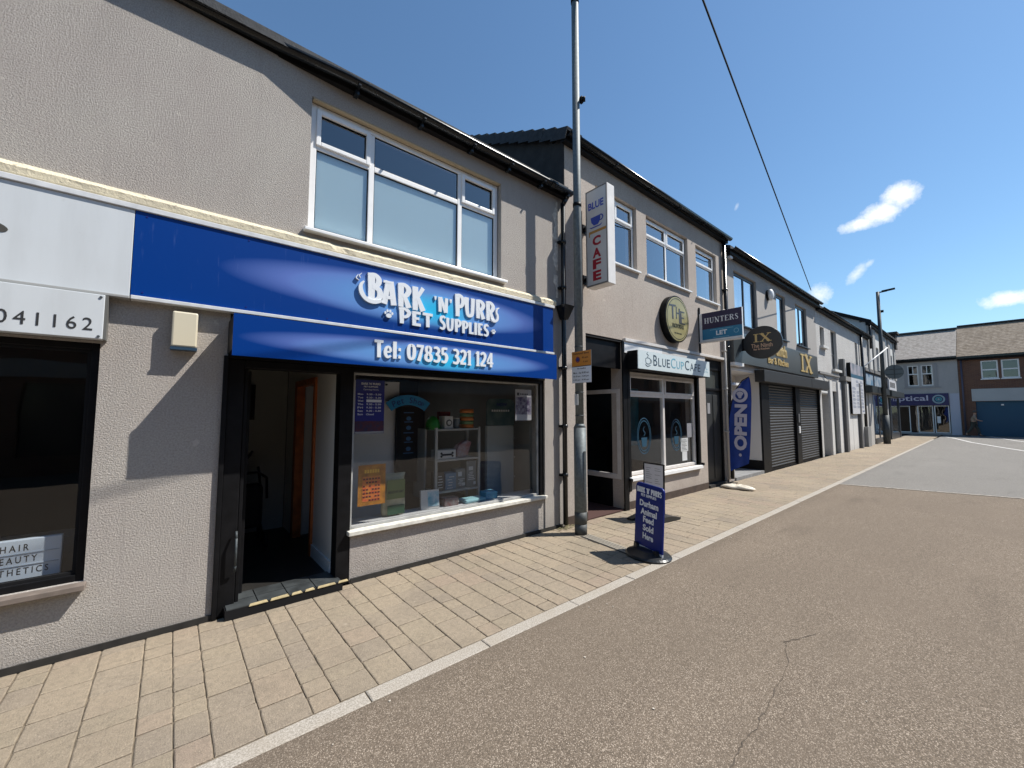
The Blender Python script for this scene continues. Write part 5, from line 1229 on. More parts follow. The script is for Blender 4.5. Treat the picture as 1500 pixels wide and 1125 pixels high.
obj('panel', B(22.94, 25.51, -.145, -.1355, 1.58, 3.27), mat('board_paper', (.62, .62, .64), .4), t_)
obj('header', B(22.94, 25.51, -.145, -.1355, 3.272, 3.85), mat('board_header', (.50, .46, .50), .4, color2=(.14, .18, .22), vscale=2.2), t_)
obj('band', B(22.942, 25.508, -.148, -.1455, 3.20, 3.36), mat('board_band', (.05, .13, .20), .4), t_)
bm = bmesh.new()
for i in range(3):
    for j in range(8):
        x0 = 23.05 + i * .84; z0 = 1.85 + j * .165
        if random.random() < .88:
            for k in range(3): box(bm, x0, x0 + random.uniform(.4, .7), -.1475, -.1455, z0 + k * .042, z0 + k * .042 + .016)
box(bm, 25.0, 25.4, -.1475, -.1455, 1.68, 1.73); obj('print_lines', bm, mat('print_blue_grey', (.12, .15, .25), .5), t_)
t_ = thing('flag_pole', 'short white slanting flag pole fixed to the wall at the far shop', 'pole', (26.3, -.1, 3.85)); bm = bmesh.new(); tube(bm, (26.25, -.02, 3.85), (28.3, -.75, 5.0), .028); obj('pole', bm, M_UPVC, t_)

# ================================================================== building 5
b5 = thing('far_white_shop_building', 'tall white shop building with grey pilasters and a dark shopfront at the terrace end', 'building', (32.7, .1, 0))
bm = wall(bmesh.new(), 27.99, 37.35, 0, 6.45, [(28.05, 31.65, .25, 2.62), (34.1, 37.0, .35, 2.55), (30.55, 31.35, 4.0, 5.35), (35.6, 36.3, 4.0, 5.35)], 0, .25); obj('wall', bm, M_RENDER5, b5)
bm = bmesh.new(); prism(bm, [(28.0, .251, 5.2), (28.0, 4.2, 5.2), (28.0, 4.2, 8.55), (28.0, .251, 6.60)], (.2, 0, 0)); obj('gable_wall', bm, M_RENDER5, b5)
for a, b in ((28.0, 28.35), (29.4, 30.05), (32.6, 33.4), (34.4, 35.2), (36.7, 37.33)): obj('pilaster', B(a, b, -.06, -.001, 3.75, 6.3), M_PILASTER, b5)
for a in (30.5, 35.55): obj('sill', B(a, a + .95, -.10, -.001, 3.88, 3.98), M_BLACK, b5)
for a, b in ((30.55, 31.35), (35.6, 36.3)): window(b5, a, b, 4.0, 5.35, .10, (), 4.7, m=M_ANTHRA, t=.05, sill=False, gm=M_GLASSFAR)
gutter(b5, [(27.9, -.20, 6.42), (37.5, -.20, 6.42)], .065); obj('fascia_board', B(27.92, 37.45, -.14, -.001, 6.26, 6.50), M_SOFFIT, b5)
rf = roof_slab(b5, 28.0, 37.4, -.20, 6.50, 4.2, 8.66, M_ROOF); roof_slab(b5, 28.0, 37.4, 8.6, 6.50, 4.21, 8.66, M_ROOF)
bm = bmesh.new(); prism(bm, [(27.86, -.24, 6.50), (27.86, 4.2, 8.69), (27.86, 4.2, 8.50), (27.86, -.24, 6.30)], (.13, 0, 0)); obj('bargeboard', bm, M_SOFFIT, b5)
bm = bmesh.new(); box(bm, 36.95, 37.6, -.16, .38, 5.9, 6.9); box(bm, 36.85, 37.7, -.26, .48, 6.901, 7.05); obj('corner_stack', bm, mat('stack_dark', (.045, .038, .033), .9), b5)
downpipe(b5, 28.12, -.14, 5.0, 6.3, .055)
obj('shopfront', BS((28.02, 28.25, -.08, -.001, .1, 2.62), (31.45, 32.5, -.10, -.001, 0, 2.62), (29.75, 29.95, -.07, -.001, .25, 2.62), (33.6, 34.1, -.08, -.001, 0, 2.55), (36.98, 37.35, -.10, -.001, 0, 2.55), (28.25, 31.45, -.08, -.001, 0, .27), (34.1, 36.98, -.08, -.001, 0, .36)), M_ANTHRA, b5)
obj('pane', B(28.25, 29.75, -.05, -.045, .27, 2.60), M_GLASSFAR, b5); obj('pane', B(29.95, 31.45, -.05, -.045, .27, 2.60), M_GLASSFAR, b5); obj('pane', B(34.1, 36.98, -.05, -.045, .36, 2.53), M_GLASSFAR, b5)
obj('window_display', BS((28.4, 29.6, .3, .34, .3, 2.4), (30.1, 31.3, .3, .34, .3, 2.4)), mat('display_mixed', (.30, .33, .34), .6, color2=(.03, .06, .07), vscale=3.2), b5)
obj('window_display', B(34.3, 36.8, .3, .34, .4, 2.4), mat('display_pale', (.42, .44, .5), .6), b5)
obj('interior_wall', BS((28.0, 37.3, 1.2, 1.25, 0, 3), (37.1, 37.3, .251, 1.2, 0, 3), (28.0, 28.2, .251, 1.2, 0, 3), (32.0, 33.8, .251, 1.2, 0, 3)), M_INDARK, b5)
obj('shutter_housing', B(26.4, 31.6, -.34, -.002, 2.63, 2.98), mat('housing_slate', (.030, .036, .038), .4), b5, bev=.01); obj('shutter_housing', B(32.4, 37.6, -.34, -.002, 2.60, 2.95), mat('housing_slate', (.030, .036, .038), .4), b5, bev=.01)
obj('shopfront_cornice', B(26.2, 33.4, -.16, -.002, 3.72, 3.88), mat('cornice_grey', (.16, .155, .15), .7), b5); obj('shopfront_fascia', B(26.3, 33.4, -.08, -.002, 2.99, 3.719), M_ANTHRA, b5)
obj('shop_pillar', B(27.0, 27.9, -.10, -.002, 0, 2.62), mat('pillar_pale', (.40, .39, .37), .8), b5)
t_ = thing('blue_window_poster', 'blue and white poster panel above the far shopfront, nearest of the two', 'sign', (27.2, -.12, 3.05)); obj('panel', B(26.6, 28.5, -.10, -.081, 3.05, 3.62), mat('print_blue_far', (.05, .20, .36), .4, color2=(.45, .5, .55), vscale=2.0), t_)
t_ = thing('white_window_poster', 'white poster panel with blue marks above the far shopfront, next to the blue one', 'sign', (29.8, -.12, 3.05)); obj('panel', B(28.8, 31.0, -.10, -.081, 3.05, 3.62), mat('print_white_far', (.50, .52, .55), .4, color2=(.06, .16, .26), vscale=2.6), t_)
t_ = thing('small_white_board', 'small white sign board with dark letters at the far end shop', 'sign', (33.8, -.2, 3.0)); obj('panel', B(32.6, 35.1, -.22, -.15, 3.0, 3.62), mat('board_paper', (.62, .62, .64), .4), t_); obj('print_lines', BS(*[(32.9 + k * .34, 33.1 + k * .34, -.225, -.2205, 3.15, 3.47) for k in range(6)]), MK, t_)

# ================================================================== square at the end: optician and brick garage
def endwall(x, y0, y1, z0, z1, holes, th=.25):
    bm = wall(bmesh.new(), y0, y1, z0, z1, holes, 0, th)
    for v in bm.verts: v.co = Vector((x + v.co.y, v.co.x, v.co.z))
    return bm
EX = 43.5
eo = thing('optician_building', 'pale rendered optician shop with lichen covered roof facing down the street', 'building', (EX + .1, .5, 0))
obj('wall', endwall(EX, -2.62, 6.0, 0, 5.72, [(-2.10, .90, .12, 2.16), (-.66, .10, 3.62, 5.24), (-1.42, -.70, 3.62, 5.24)] if False else [(-2.10, 2.5, .12, 2.16), (-.60, .0, 3.66, 5.22), (-1.36, -.74, 3.66, 5.22)]), M_OPT, eo)
obj('wall_panel', B(EX - .03, EX - .001, -2.60, -2.12, .01, 3.02), mat('lilac_white', (.48, .50, .58), .7), eo)
for a, b in ((-.60, .0), (-1.36, -.74)):
    bm = bmesh.new()
    def fy(bm, y0, y1, z0, z1, x0, x1, t): box(bm, x0, x1, y0, y0 + t, z0, z1); box(bm, x0, x1, y1 - t, y1, z0, z1); box(bm, x0, x1, y0 + t, y1 - t, z1 - t, z1); box(bm, x0, x1, y0 + t, y1 - t, z0, z0 + t)
    fy(bm, a, b, 3.66, 5.22, EX + .04, EX + .10, .07); box(bm, EX + .041, EX + .099, a + .07, b - .07, 4.52, 4.60); box(bm, EX + .042, EX + .098, (a + b) / 2 - .025, (a + b) / 2 + .025, 4.60, 5.15)
    w = obj('window', bm, M_UPVC, eo); obj('pane', B(EX + .07, EX + .076, a + .07, b - .07, 3.73, 5.15), M_GLASSFAR, w); obj('room_shade', B(EX + .26, EX + .28, a - .1, b + .1, 3.6, 5.3), M_INDARK, w)
obj('band_course', BS((EX - .05, EX - .001, -1.75, .25, 3.48, 3.56), (EX - .04, EX - .001, .03, .20, 3.57, 5.3), (EX - .04, EX - .001, -1.60, -1.43, 3.57, 5.3)), mat('band_stone', (.34, .33, .33), .8), eo)
bm = bmesh.new()
for y0, y1 in ((.0, .9), (-1.24, -.40), (-2.06, -1.30)): fy(bm, y0, y1, .13, 2.14, EX + .03, EX + .09, .05)
sf = obj('shopfront', bm, M_UPVC, eo)
for y0, y1 in ((.05, .85), (-1.19, -.45), (-2.01, -1.35)): obj('pane', B(EX + .055, EX + .06, y0, y1, .18, 2.09), M_GLASSFAR, sf)
obj('pane', B(EX + .055, EX + .06, -.395, -.005, .18, 2.09), M_GLASSFAR, sf)
obj('interior_wall', BS((EX + 1.6, EX + 1.65, -2.5, 3, 0, 2.8)), mat('opt_interior', (.06, .045, .04), .8, var=.4, vscale=2), eo)
obj('interior_floor', B(EX + .26, EX + 1.6, -2.5, 3, 0, .1), M_INDARK, eo)
obj('notice', B(EX + .04, EX + .052, -1.60, -1.42, .85, 1.35), M_WHITE, sf)
rf = obj('roof', (lambda bm: (prism(bm, [(EX - .22, -2.60, 5.74), (47.2, -2.60, 8.20), (47.2, -2.60, 8.08), (EX - .22, -2.60, 5.62)], (0, 9.2, 0)), bm)[1])(bmesh.new()), M_SLATE1, eo)
obj('ridge_tiles', B(47.05, 47.3, -2.60, 6.6, 8.19, 8.29), M_ROOF, rf)
obj('gutter', B(EX - .34, EX - .221, -2.6, 6.5, 5.60, 5.72), M_GUTTER, eo); obj('fascia_board', B(EX - .20, EX - .001, -2.6, 6.0, 5.48, 5.61), M_SOFFIT, eo)
t_ = thing('optician_sign', 'navy shop sign with pale letters and a round eye emblem over the optician window', 'sign', (EX, .0, 2.2))
obj('panel', B(EX - .10, EX - .002, -2.08, 3.0, 2.17, 3.05), mat('optic_navy', (.016, .014, .10), .4), t_)
text(t_, 'optical', (EX - .101, 1.02, 2.40), NY, Z, w=2.05, h=.52, m=mat('optic_letter', (.58, .55, .66), .4), bold=.012, depth=.02)
def ringx(x, cy, cz, r0, r1, d, n=28):
    bm = bmesh.new()
    for i in range(n):
        a, b = 2 * math.pi * i / n, 2 * math.pi * (i + 1) / n; f = lambda r_, t: (x, cy + r_ * math.cos(t), cz + r_ * math.sin(t)); prism(bm, [f(r0, a), f(r0, b), f(r1, b), f(r1, a)], (-d, 0, 0))
    return bm
obj('emblem_ring', ringx(EX - .101, -1.57, 2.62, .24, .33, .012), mat('optic_ring', (.28, .40, .45), .4), t_); obj('emblem_ring', ringx(EX - .101, -1.57, 2.62, .10, .18, .012), mat('optic_ring2', (.05, .28, .34), .4), t_)
bm = bmesh.new(); prism(bm, [(EX - .101, -1.57, 2.70), (EX - .101, -1.48, 2.62), (EX - .101, -1.57, 2.54), (EX - .101, -1.66, 2.62)], (-.012, 0, 0)); obj('emblem_centre', bm, mat('optic_ring', (.28, .40, .45), .4), t_)
eb = thing('brick_garage_building', 'brown brick building with two white upper windows and a wide blue shutter beside the optician', 'building', (EX + .1, -6, 0))
obj('wall', endwall(EX - .02, -14.0, -2.63, 0, 5.60, [(-9.6, -3.36, 0, 2.42), (-4.50, -3.72, 4.0, 5.26), (-5.42, -4.64, 4.0, 5.26)]), M_BRICK, eb)
for a, b in ((-4.50, -3.72), (-5.42, -4.64)):
    bm = bmesh.new(); fy(bm, a, b, 4.0, 5.26, EX + .0, EX + .07, .07); box(bm, EX + .001, EX + .069, a + .07, b - .07, 4.58, 4.66)
    w = obj('window', bm, M_UPVC, eb); obj('pane', B(EX + .03, EX + .036, a + .07, b - .07, 4.07, 5.19), M_GLASSFAR, w); obj('sill', B(EX - .09, EX - .021, a - .05, b + .05, 3.93, 3.995), M_UPVC, w); obj('blind', B(EX + .10, EX + .11, a, b, 4.05, 5.2), mat('blind_grey', (.11, .12, .13), .8), w)
obj('lintel_panel', B(EX - .08, EX - .021, -9.7, -3.20, 2.44, 3.30), mat('lintel_pale', (.44, .45, .44), .7, var=.08, vscale=1), eb)
gd_ = obj('garage_shutter', B(EX + .12, EX + .15, -9.6, -3.36, .0, 2.42), mat('garage_blue', (.004, .075, .15), .45), eb)
for k in range(24): obj('slat', B(EX + .095, EX + .119, -9.58, -3.38, .02 + k * .1, .105 + k * .1), mat('garage_blue', (.004, .075, .15), .45), gd_)
bm = bmesh.new(); tube(bm, (EX - .09, -2.80, 0), (EX - .09, -2.80, 5.4), .05, n=10); obj('downpipe', bm, mat('pipe_purple_grey', (.08, .075, .11), .6), eb)
obj('roof', (lambda bm: (prism(bm, [(EX - .26, -14.2, 5.66), (47.6, -14.2, 8.42), (47.6, -14.2, 8.30), (EX - .26, -14.2, 5.54)], (0, 11.58, 0)), bm)[1])(bmesh.new()), M_SLATE2, eb)
obj('ridge_tiles', B(47.45, 47.7, -14.2, -2.62, 8.41, 8.51), M_ROOF, eb)
obj('gutter', B(EX - .38, EX - .261, -14.2, -2.66, 5.50, 5.62), M_GUTTER, eb); obj('fascia_board', B(EX - .25, EX - .021, -14, -2.66, 5.38, 5.53), M_SOFFIT, eb)
# back halves so that the buildings are closed
obj('side_wall', BS((EX + .3, 51, -14.0, -13.75, 0, 5.5), (50.8, 51, -13.7, 6, 0, 5.5)), M_BRICK, eb)
obj('back_roof', (lambda bm: (prism(bm, [(51.3, -14.2, 5.6), (47.61, -14.2, 8.42), (47.61, -14.2, 8.30), (51.3, -14.2, 5.5)], (0, 20.6, 0)), bm)[1])(bmesh.new()), M_SLATE2, eb)
t_ = thing('security_camera', 'small white box on the blue garage shutter head', 'camera', (EX - .1, -4.5, 2.2)); obj('body', B(EX - .02, EX + .09, -4.62, -4.50, 2.12, 2.22), M_UPVC, t_)

# ================================================================== opposite side of the street (seen only in reflections)
op = thing('opposite_terrace', 'brown brick terrace on the opposite side of the street behind the camera', 'building', (0, -13, 0))
bm = wall(bmesh.new(), -24, 38, 0, 5.4, [(x, x + 1.2, 3.3, 4.6) for x in range(-22, 36, 4)] + [(x, x + 2.6, .5, 2.4) for x in range(-23, 35, 4)], -12.3, -12.0); obj('wall', bm, M_BRICK, op)
obj('glazing', B(-24, 38, -12.22, -12.2, .4, 4.8), mat('dark_glazing', (.03, .035, .04), .1), op); obj('shop_fascia', B(-24, 38, -11.999, -11.95, 2.55, 3.0), mat('fascia_grey', (.25, .25, .24), .6), op)
roof_slab(op, -24, 38, -11.7, 5.35, -16, 8.0, M_ROOF); roof_slab(op, -24, 38, -20.3, 5.35, -16.01, 8.0, M_ROOF); obj('side_wall', BS((-24, -23.7, -20, -12.31, 0, 5.3), (37.7, 38, -20, -12.31, 0, 5.3)), M_BRICK, op)
obj('footway', B(-24, 14.2, -12.0, -10.4, -.1, .02), M_KERB, op) if False else None

# ================================================================== lamp posts
def lamp_near():
    t = thing('lamp_post', 'tall galvanised lamp post on the pavement in front of the cafe recess', 'lamp post', (4.346, -.393, 0))
    bm = bmesh.new(); tube(bm, (4.346, -.393, .14), (4.346, -.393, 1.44), .083, n=24); tube(bm, (4.346, -.393, 1.441), (4.346, -.393, 1.49), .083, .060, n=24); obj('base_section', bm, M_STEEL, t)
    bm = bmesh.new(); tube(bm, (4.346, -.393, .0), (4.346, -.393, .139), .084, n=24); tube(bm, (4.346, -.393, .1395), (4.346, -.393, .30), .0845, n=24); obj('base_sleeve', bm, mat('sleeve_dark', (.06, .065, .065), .6), t)
    bm = bmesh.new(); tube(bm, (4.346, -.393, 1.491), (4.346, -.393, 7.75), .058, .052, n=24); obj('shaft', bm, M_STEEL, t)
    bm = bmesh.new(); tube(bm, (4.346, -.393, 7.751), (4.346, -.393, 8.0), .06, n=16); tube(bm, (4.346, -.393, 7.95), (4.36, -.62, 8.0), .04, n=12); obj('arm', bm, M_BLACK, t)
    bm = bmesh.new(); prism(bm, [(4.24, -.55, 7.98), (4.48, -.55, 7.98), (4.45, -1.05, 8.02), (4.27, -1.05, 8.02)], (0, 0, .09)); obj('lantern', bm, M_STEELD, t, bev=.02)
    for z, h in ((4.60, .05), (1.60, .012), (2.56, .012), (1.92, .012)): bm = bmesh.new(); tube(bm, (4.346, -.393, z), (4.346, -.393, z + h), .0615, n=24); obj('band', bm, M_BLACK if h > .02 else M_STEELD, t)
    bm = bmesh.new(); tube(bm, (4.40, -.46, 6.22), (4.43, -.50, 6.22), .035, n=12); box(bm, 4.385, 4.42, -.47, -.43, 6.17, 6.27); obj('sensor', bm, M_BLACK, t)
    obj('access_door', B(4.325, 4.367, -.479, -.470, .55, 1.12), M_STEELD, t)
    obj('label_plate', B(4.272, 4.279, -.43, -.37, 1.75, 1.90), M_INWHITE, t)
lamp_near()
t_ = thing('parking_sign', 'small orange and white parking restriction plate fixed to the near lamp post', 'sign', (4.27, -.5, 2.05))
xs_ = 4.268
obj('plate', B(xs_, xs_ + .003, -.672, -.332, 2.052, 2.49), mat('plate_grey', (.3, .3, .3), .4), t_)
obj('orange_panel', B(xs_ - .002, xs_ - .0005, -.670, -.334, 2.285, 2.488), mat('sign_orange', (.62, .24, .03), .45), t_); obj('white_panel', B(xs_ - .002, xs_ - .0005, -.670, -.334, 2.054, 2.275), M_WHITE, t_)
obj('divider', B(xs_ - .003, xs_ - .0021, -.670, -.334, 2.276, 2.284), MK, t_)
bm = bmesh.new()
for i in range(20):
    a, b = 2 * math.pi * i / 20, 2 * math.pi * (i + 1) / 20; f = lambda r_, t: (xs_ - .0022, -.44 + r_ * math.cos(t), 2.375 + r_ * 1.05 * math.sin(t)); prism(bm, [f(.028, a), f(.028, b), f(.040, b), f(.040, a)], (-.001, 0, 0))
obj('red_ring', bm, mat('sign_ring', (.25, .03, .04), .5), t_); bm = bmesh.new(); tube(bm, (xs_ - .0022, -.44, 2.375), (xs_ - .0032, -.44, 2.375), .0275, n=16); obj('blue_disc', bm, mat('sign_disc_blue', (.03, .04, .18), .5), t_)
MO = mat('sign_ink', (.12, .04, .01), .5)
text(t_, 'Restricted Zone', (xs_ - .0022, -.365, 2.445), NY, Z, w=.27, h=.026, m=MO, depth=.001, bold=.02)
text(t_, '8 am', (xs_ - .0022, -.52, 2.385), NY, Z, w=.10, h=.025, m=MO, depth=.001, bold=.02); text(t_, '6 pm', (xs_ - .0022, -.535, 2.325), NY, Z, w=.08, h=.028, m=MO, depth=.001, bold=.02)
text(t_, 'No loading', (xs_ - .0022, -.43, 2.235), NY, Z, w=.15, h=.024, m=MK, depth=.001, bold=.02)
for k, s_ in enumerate(('Mon - Sat 8.00 am', '10.30 am - 4.00 pm', '5.30 pm - 8.00 am')): text(t_, s_, (xs_ - .0022, -.36, 2.178 - k * .05), NY, Z, w=.27, h=.026, m=MK, depth=.001, bold=.01)
bm = bmesh.new(); box(bm, 4.272, 4.36, -.45, -.34, 2.40, 2.42); box(bm, 4.272, 4.36, -.45, -.34, 2.12, 2.14); obj('clip', bm, M_STEELD, t_)

t_ = thing('far_lamp_post', 'slim dark street lamp with a flat lantern standing by the far shops', 'lamp post', (28.95, -.43, 0))
bm = bmesh.new(); tube(bm, (28.95, -.43, 0), (28.95, -.43, 1.5), .15, n=16); obj('base_section', bm, M_STEELD, t_)
bm = bmesh.new(); tube(bm, (28.95, -.43, 1.501), (28.95, -.43, 8.15), .10, .075, n=16); obj('shaft', bm, M_STEELD, t_)
bm = bmesh.new(); tube(bm, (28.95, -.43, 8.10), (28.95, -.80, 8.12), .035); obj('arm', bm, M_BLACK, t_); bm = bmesh.new(); prism(bm, [(28.85, -.60, 8.10), (29.05, -.60, 8.10), (29.03, -1.12, 8.14), (28.87, -1.12, 8.14)], (0, 0, .07)); obj('lantern', bm, M_BLACK, t_)
obj('sensor', B(28.9, 29.0, -.62, -.50, 7.0, 7.12), M_BLACK, t_)
t_ = thing('round_projecting_sign', 'dark round sign with its back to the camera fixed beside the far lamp post', 'sign', (28.6, -.9, 3.35))
bm = bmesh.new(); tube(bm, (28.60, -.915, 3.745), (28.66, -.915, 3.745), .37, n=32); obj('disc', bm, mat('disc_slate', (.10, .125, .135), .5), t_); obj('back_rails', BS((28.585, 28.5995, -1.24, -.60, 3.60, 3.64), (28.585, 28.5995, -1.24, -.60, 3.85, 3.89), (28.58, 28.5845, -.95, -.90, 3.42, 4.07)), M_STEELD, t_); obj('bracket', B(28.60, 28.68, -.545, -.53, 3.6, 3.9), M_STEELD, t_)

# ================================================================== pavement signs
def board_sign(nm, label, base, ang, w, h, z0, mface, lean=0.0, side=0.0, th=.03):
    """returns thing, matrix: local x across the board, z up, -y towards reader"""
    t = thing(nm, label, 'pavement sign', (base[0], base[1], 0))
    mx = Matrix.Translation((base[0], base[1], 0)) @ Matrix.Rotation(ang, 4, 'Z')
    tilt = Matrix.Rotation(lean, 4, 'X') @ Matrix.Rotation(side, 4, 'Y')
    return t, mx, mx @ Matrix.Translation((0, 0, z0)) @ tilt
p0, p1 = Vector((4.355, -1.225)), Vector((4.227, -1.658))
ang = math.atan2(p1.y - p0.y, p1.x - p0.x)
t_, mb, mt = board_sign('pavement_sign', 'blue swing board on the kerb advertising animal feed with white lettering', ((p0.x + p1.x) / 2, (p0.y + p1.y) / 2), ang, .45, .8, .02, None, lean=-.03, side=.045)
def roundrect(w, z0, z1, r):
    pts = []
    for cx_, cz_, a0 in ((w / 2 - r, z1 - r, 0), (-w / 2 + r, z1 - r, 90)):
        for k in range(6): a = R(a0 + 18 * k); pts.append((cx_ + r * math.cos(a), cz_ + r * math.sin(a)))
    return pts + [(-w / 2, z0), (w / 2, z0)]
MNB = mat('board_royal', (.004, .018, .17), .35, spec=.25)
bm = bmesh.new(); prism(bm, [tuple(mt @ Vector((x, -.012, z))) for x, z in roundrect(.45, .065, .79, .05)], mt.to_3x3() @ Vector((0, .024, 0))); obj('panel', bm, MNB, t_, bev=.004)
bm = bmesh.new(); prism(bm, [tuple(mt @ Vector((x, -.010, z))) for x, z in ((-.225, -.01), (.225, -.01), (.225, .064), (-.225, .064))], mt.to_3x3() @ Vector((0, .02, 0))); obj('lower_edge', bm, mat('board_white', (.66, .67, .70), .4), t_)
def on(mt, x, y, z): return tuple(mt @ Vector((x, y, z)))
Ub, Vb = mt.to_3x3() @ Vector((1, 0, 0)), mt.to_3x3() @ Vector((0, 0, 1))
strokes(t_, "BARK 'N' PURRS", FAT, on(mt, -.205, -.0125, .680), Ub, Vb, .40, .062, M_LETTER, .0015)
strokes(t_, "PET SUPPLIES", FAT, on(mt, -.135, -.0125, .638), Ub, Vb, .25, .030, M_LETTER, .0015)
for s_, w_, z in (('Durham', .30, .525), ('Animal', .26, .43), ('Feed', .17, .345), ('Sold', .17, .25), ('Here', .17, .155)): text(t_, s_, on(mt, 0, -.0125, z), Ub, Vb, w=w_, h=.072, m=M_LETTER, depth=.0015, bold=.035, align='C')
n = 40; bm = bmesh.new()
ring = lambda r_, z: [bm.verts.new(mb @ Vector((r_ * 1.18 * math.cos(2 * math.pi * i / n), r_ * math.sin(2 * math.pi * i / n) * .98, z))) for i in range(n)]
rr = [ring(.235, .0), ring(.24, .018), ring(.225, .034), ring(.12, .075), ring(.05, .082)]
for a, b in zip(rr, rr[1:]):
    for i in range(n): bm.faces.new((a[i], a[(i + 1) % n], b[(i + 1) % n], b[i]))
bm.faces.new(rr[0][::-1]); bm.faces.new(rr[-1]); obj('base', bm, mat('base_rubber', (.018, .020, .022), .32), t_)
bm = bmesh.new(); prism(bm, [tuple(mb @ Vector((x, -.05, z))) for x, z in ((-.20, .03), (-.13, .03), (-.14, .105), (-.18, .115))], mb.to_3x3() @ Vector((0, .10, 0))); prism(bm, [tuple(mb @ Vector((x, -.05, z))) for x, z in ((.13, .03), (.20, .03), (.18, .10), (.14, .10))], mb.to_3x3() @ Vector((0, .10, 0))); obj('foot_bracket', bm, mat('base_rubber', (.018, .020, .022), .32), t_)

t_, mb, mt = board_sign('menu_stand', 'black framed menu stand holding a white printed menu outside the cafe', (5.78, -.64), math.atan2(-.36, -.06) + .05, .38, .8, .06, None, lean=.0, side=.02)
bm = bmesh.new(); W = .19
for x0, x1, z0, z1 in ((-W, -W + .018, .06, .80), (W - .018, W, .06, .80), (-W + .018, W - .018, .782, .80), (-W + .018, W - .018, .06, .08)): box(bm, x0, x1, -.012, .012, z0, z1, mt)
obj('frame', bm, M_BLACK, t_, bev=.003); bm = bmesh.new(); box(bm, -W + .018, W - .018, -.006, .006, .08, .782, mt); obj('menu_panel', bm, mat('menu_white', (.62, .62, .66), .3), t_)
bm = bmesh.new(); random.seed(3)
for i in range(16):
    for x0 in (-.14, .02):
        if random.random() < .7: box(bm, x0, x0 + random.uniform(.05, .12), -.0075, -.0062, .72 - i * .032, .724 - i * .032, mt)
obj('print_lines', bm, MK, t_)
bm = bmesh.new()
for x0 in (-.23, .12): prism(bm, [tuple(mb @ Vector((x0, y, z))) for y, z in ((-.34, 0), (.34, 0), (.36, .03), (.10, .08), (-.10, .08), (-.36, .03))], mb.to_3x3() @ Vector((.10, 0, 0)))
for y0 in (-.30, .20): box(bm, -.13, .12, y0, y0 + .09, .008, .045, mb)
box(bm, -.13, .12, -.05, .05, .01, .10, mb); obj('base', bm, mat('base_rubber', (.018, .020, .022), .32), t_)

# feather flag
t_ = thing('feather_flag', 'tall blue feather flag with white vertical lettering standing at the bar recess', 'flag', (9.93, -.12, 0))
def fl(y, z, d=0): return (10.0 + d, y, z)
edgeL = [(-.06, .27), (-.065, .6), (-.085, 1.1), (-.13, 1.55), (-.20, 1.9), (-.30, 2.18), (-.42, 2.36), (-.56, 2.44)]
edgeR = [(-.50, .50), (-.53, .7), (-.56, 1.1), (-.58, 1.55), (-.60, 1.9), (-.605, 2.15), (-.60, 2.32), (-.585, 2.43)]
bm = bmesh.new(); K = 8; rows = []
for (ya, za), (yb, zb) in zip(edgeL, edgeR):
    r0 = []
    for k in range(K + 1):
        f = k / K; y = ya + (yb - ya) * f; z = za + (zb - za) * f; r0.append((y, z, .014 * math.sin(f * 9 + z * 3)))
    rows.append(r0)
for d in (0, .004):
    V = [[bm.verts.new(fl(y, z, w_ + d)) for y, z, w_ in r0] for r0 in rows]
    for a, b in zip(V, V[1:]):
        for k in range(K): f_ = bm.faces.new((a[k], a[k + 1], b[k + 1], b[k])); f_.smooth = True
obj('cloth', bm, mat('flag_blue', (.004, .036, .25), .6, var=.2, vscale=4), t_)
bm = bmesh.new(); pts = [Vector(fl(-.055, .03)), Vector(fl(-.055, .6)), Vector(fl(-.075, 1.1)), Vector(fl(-.12, 1.55)), Vector(fl(-.19, 1.91)), Vector(fl(-.29, 2.19)), Vector(fl(-.42, 2.375)), Vector(fl(-.57, 2.455))]; pathtube(bm, pts, .011); obj('pole', bm, M_BLACK, t_)
# letters read upwards: U = +z, V = towards the wall (+y)
text(t_, 'OPEN', (9.975, -.475, .78), (0, -.045, 1), (0, 1, .045), w=1.05, h=.27, m=mat('flag_white', (.50, .48, .58), .6), bold=.05, depth=.003)
bm = ringx(9.975, -.375, 2.04, .10, .165, .003, 24); obj('emblem_ring', bm, mat('flag_white', (.50, .48, .58), .6), t_); bm = bmesh.new(); prism(bm, [(9.975, -.375 + .06 * math.cos(a) * (1 + .4 * math.sin(3 * a)), 2.05 + .08 * math.sin(a)) for a in [2 * math.pi * i / 16 for i in range(16)]], (-.003, 0, 0)); obj('emblem_centre', bm, mat('flag_white', (.50, .48, .58), .6), t_)
bm = bmesh.new(); prism(bm, [(9.975, -.335 + .03 * math.cos(a), .68 + .035 * math.sin(a)) for a in [2 * math.pi * i / 12 for i in range(12)]], (-.003, 0, 0)); obj('dot', bm, mat('flag_white', (.50, .48, .58), .6), t_)
bm = bmesh.new()
for a in (0, 60, 120): tube(bm, (9.98 - .25 * math.cos(R(a)), -.06 - .16 * math.sin(R(a)), .02), (9.98 + .25 * math.cos(R(a)), -.06 + .0 * math.sin(R(a)), .02), .012)
obj('foot', bm, M_BLACK, t_)
t_ = thing('ballast_bag', 'crumpled off white weight bag lying on the paving by the feather flag', 'bag', (9.42, -.45, 0))
bm = bmesh.new(); bmesh.ops.create_uvsphere(bm, u_segments=20, v_segments=10, radius=1); random.seed(5)
for v in bm.verts:
    c = v.co; ang_ = math.atan2(c.y, c.x); k = 1 + .22 * math.sin(3 * ang_ + 1) + .1 * math.sin(7 * ang_)
    v.co = Vector((9.45 + c.x * .17 * k, -.45 + c.y * .30 * k, .035 + max(c.z, -.6) * .052 * (1 + .4 * math.sin(5 * ang_ + c.z * 4))))
obj('bag', bm, mat('bag_offwhite', (.60, .55, .46), .8, var=.15, vscale=12), t_, smooth=True)

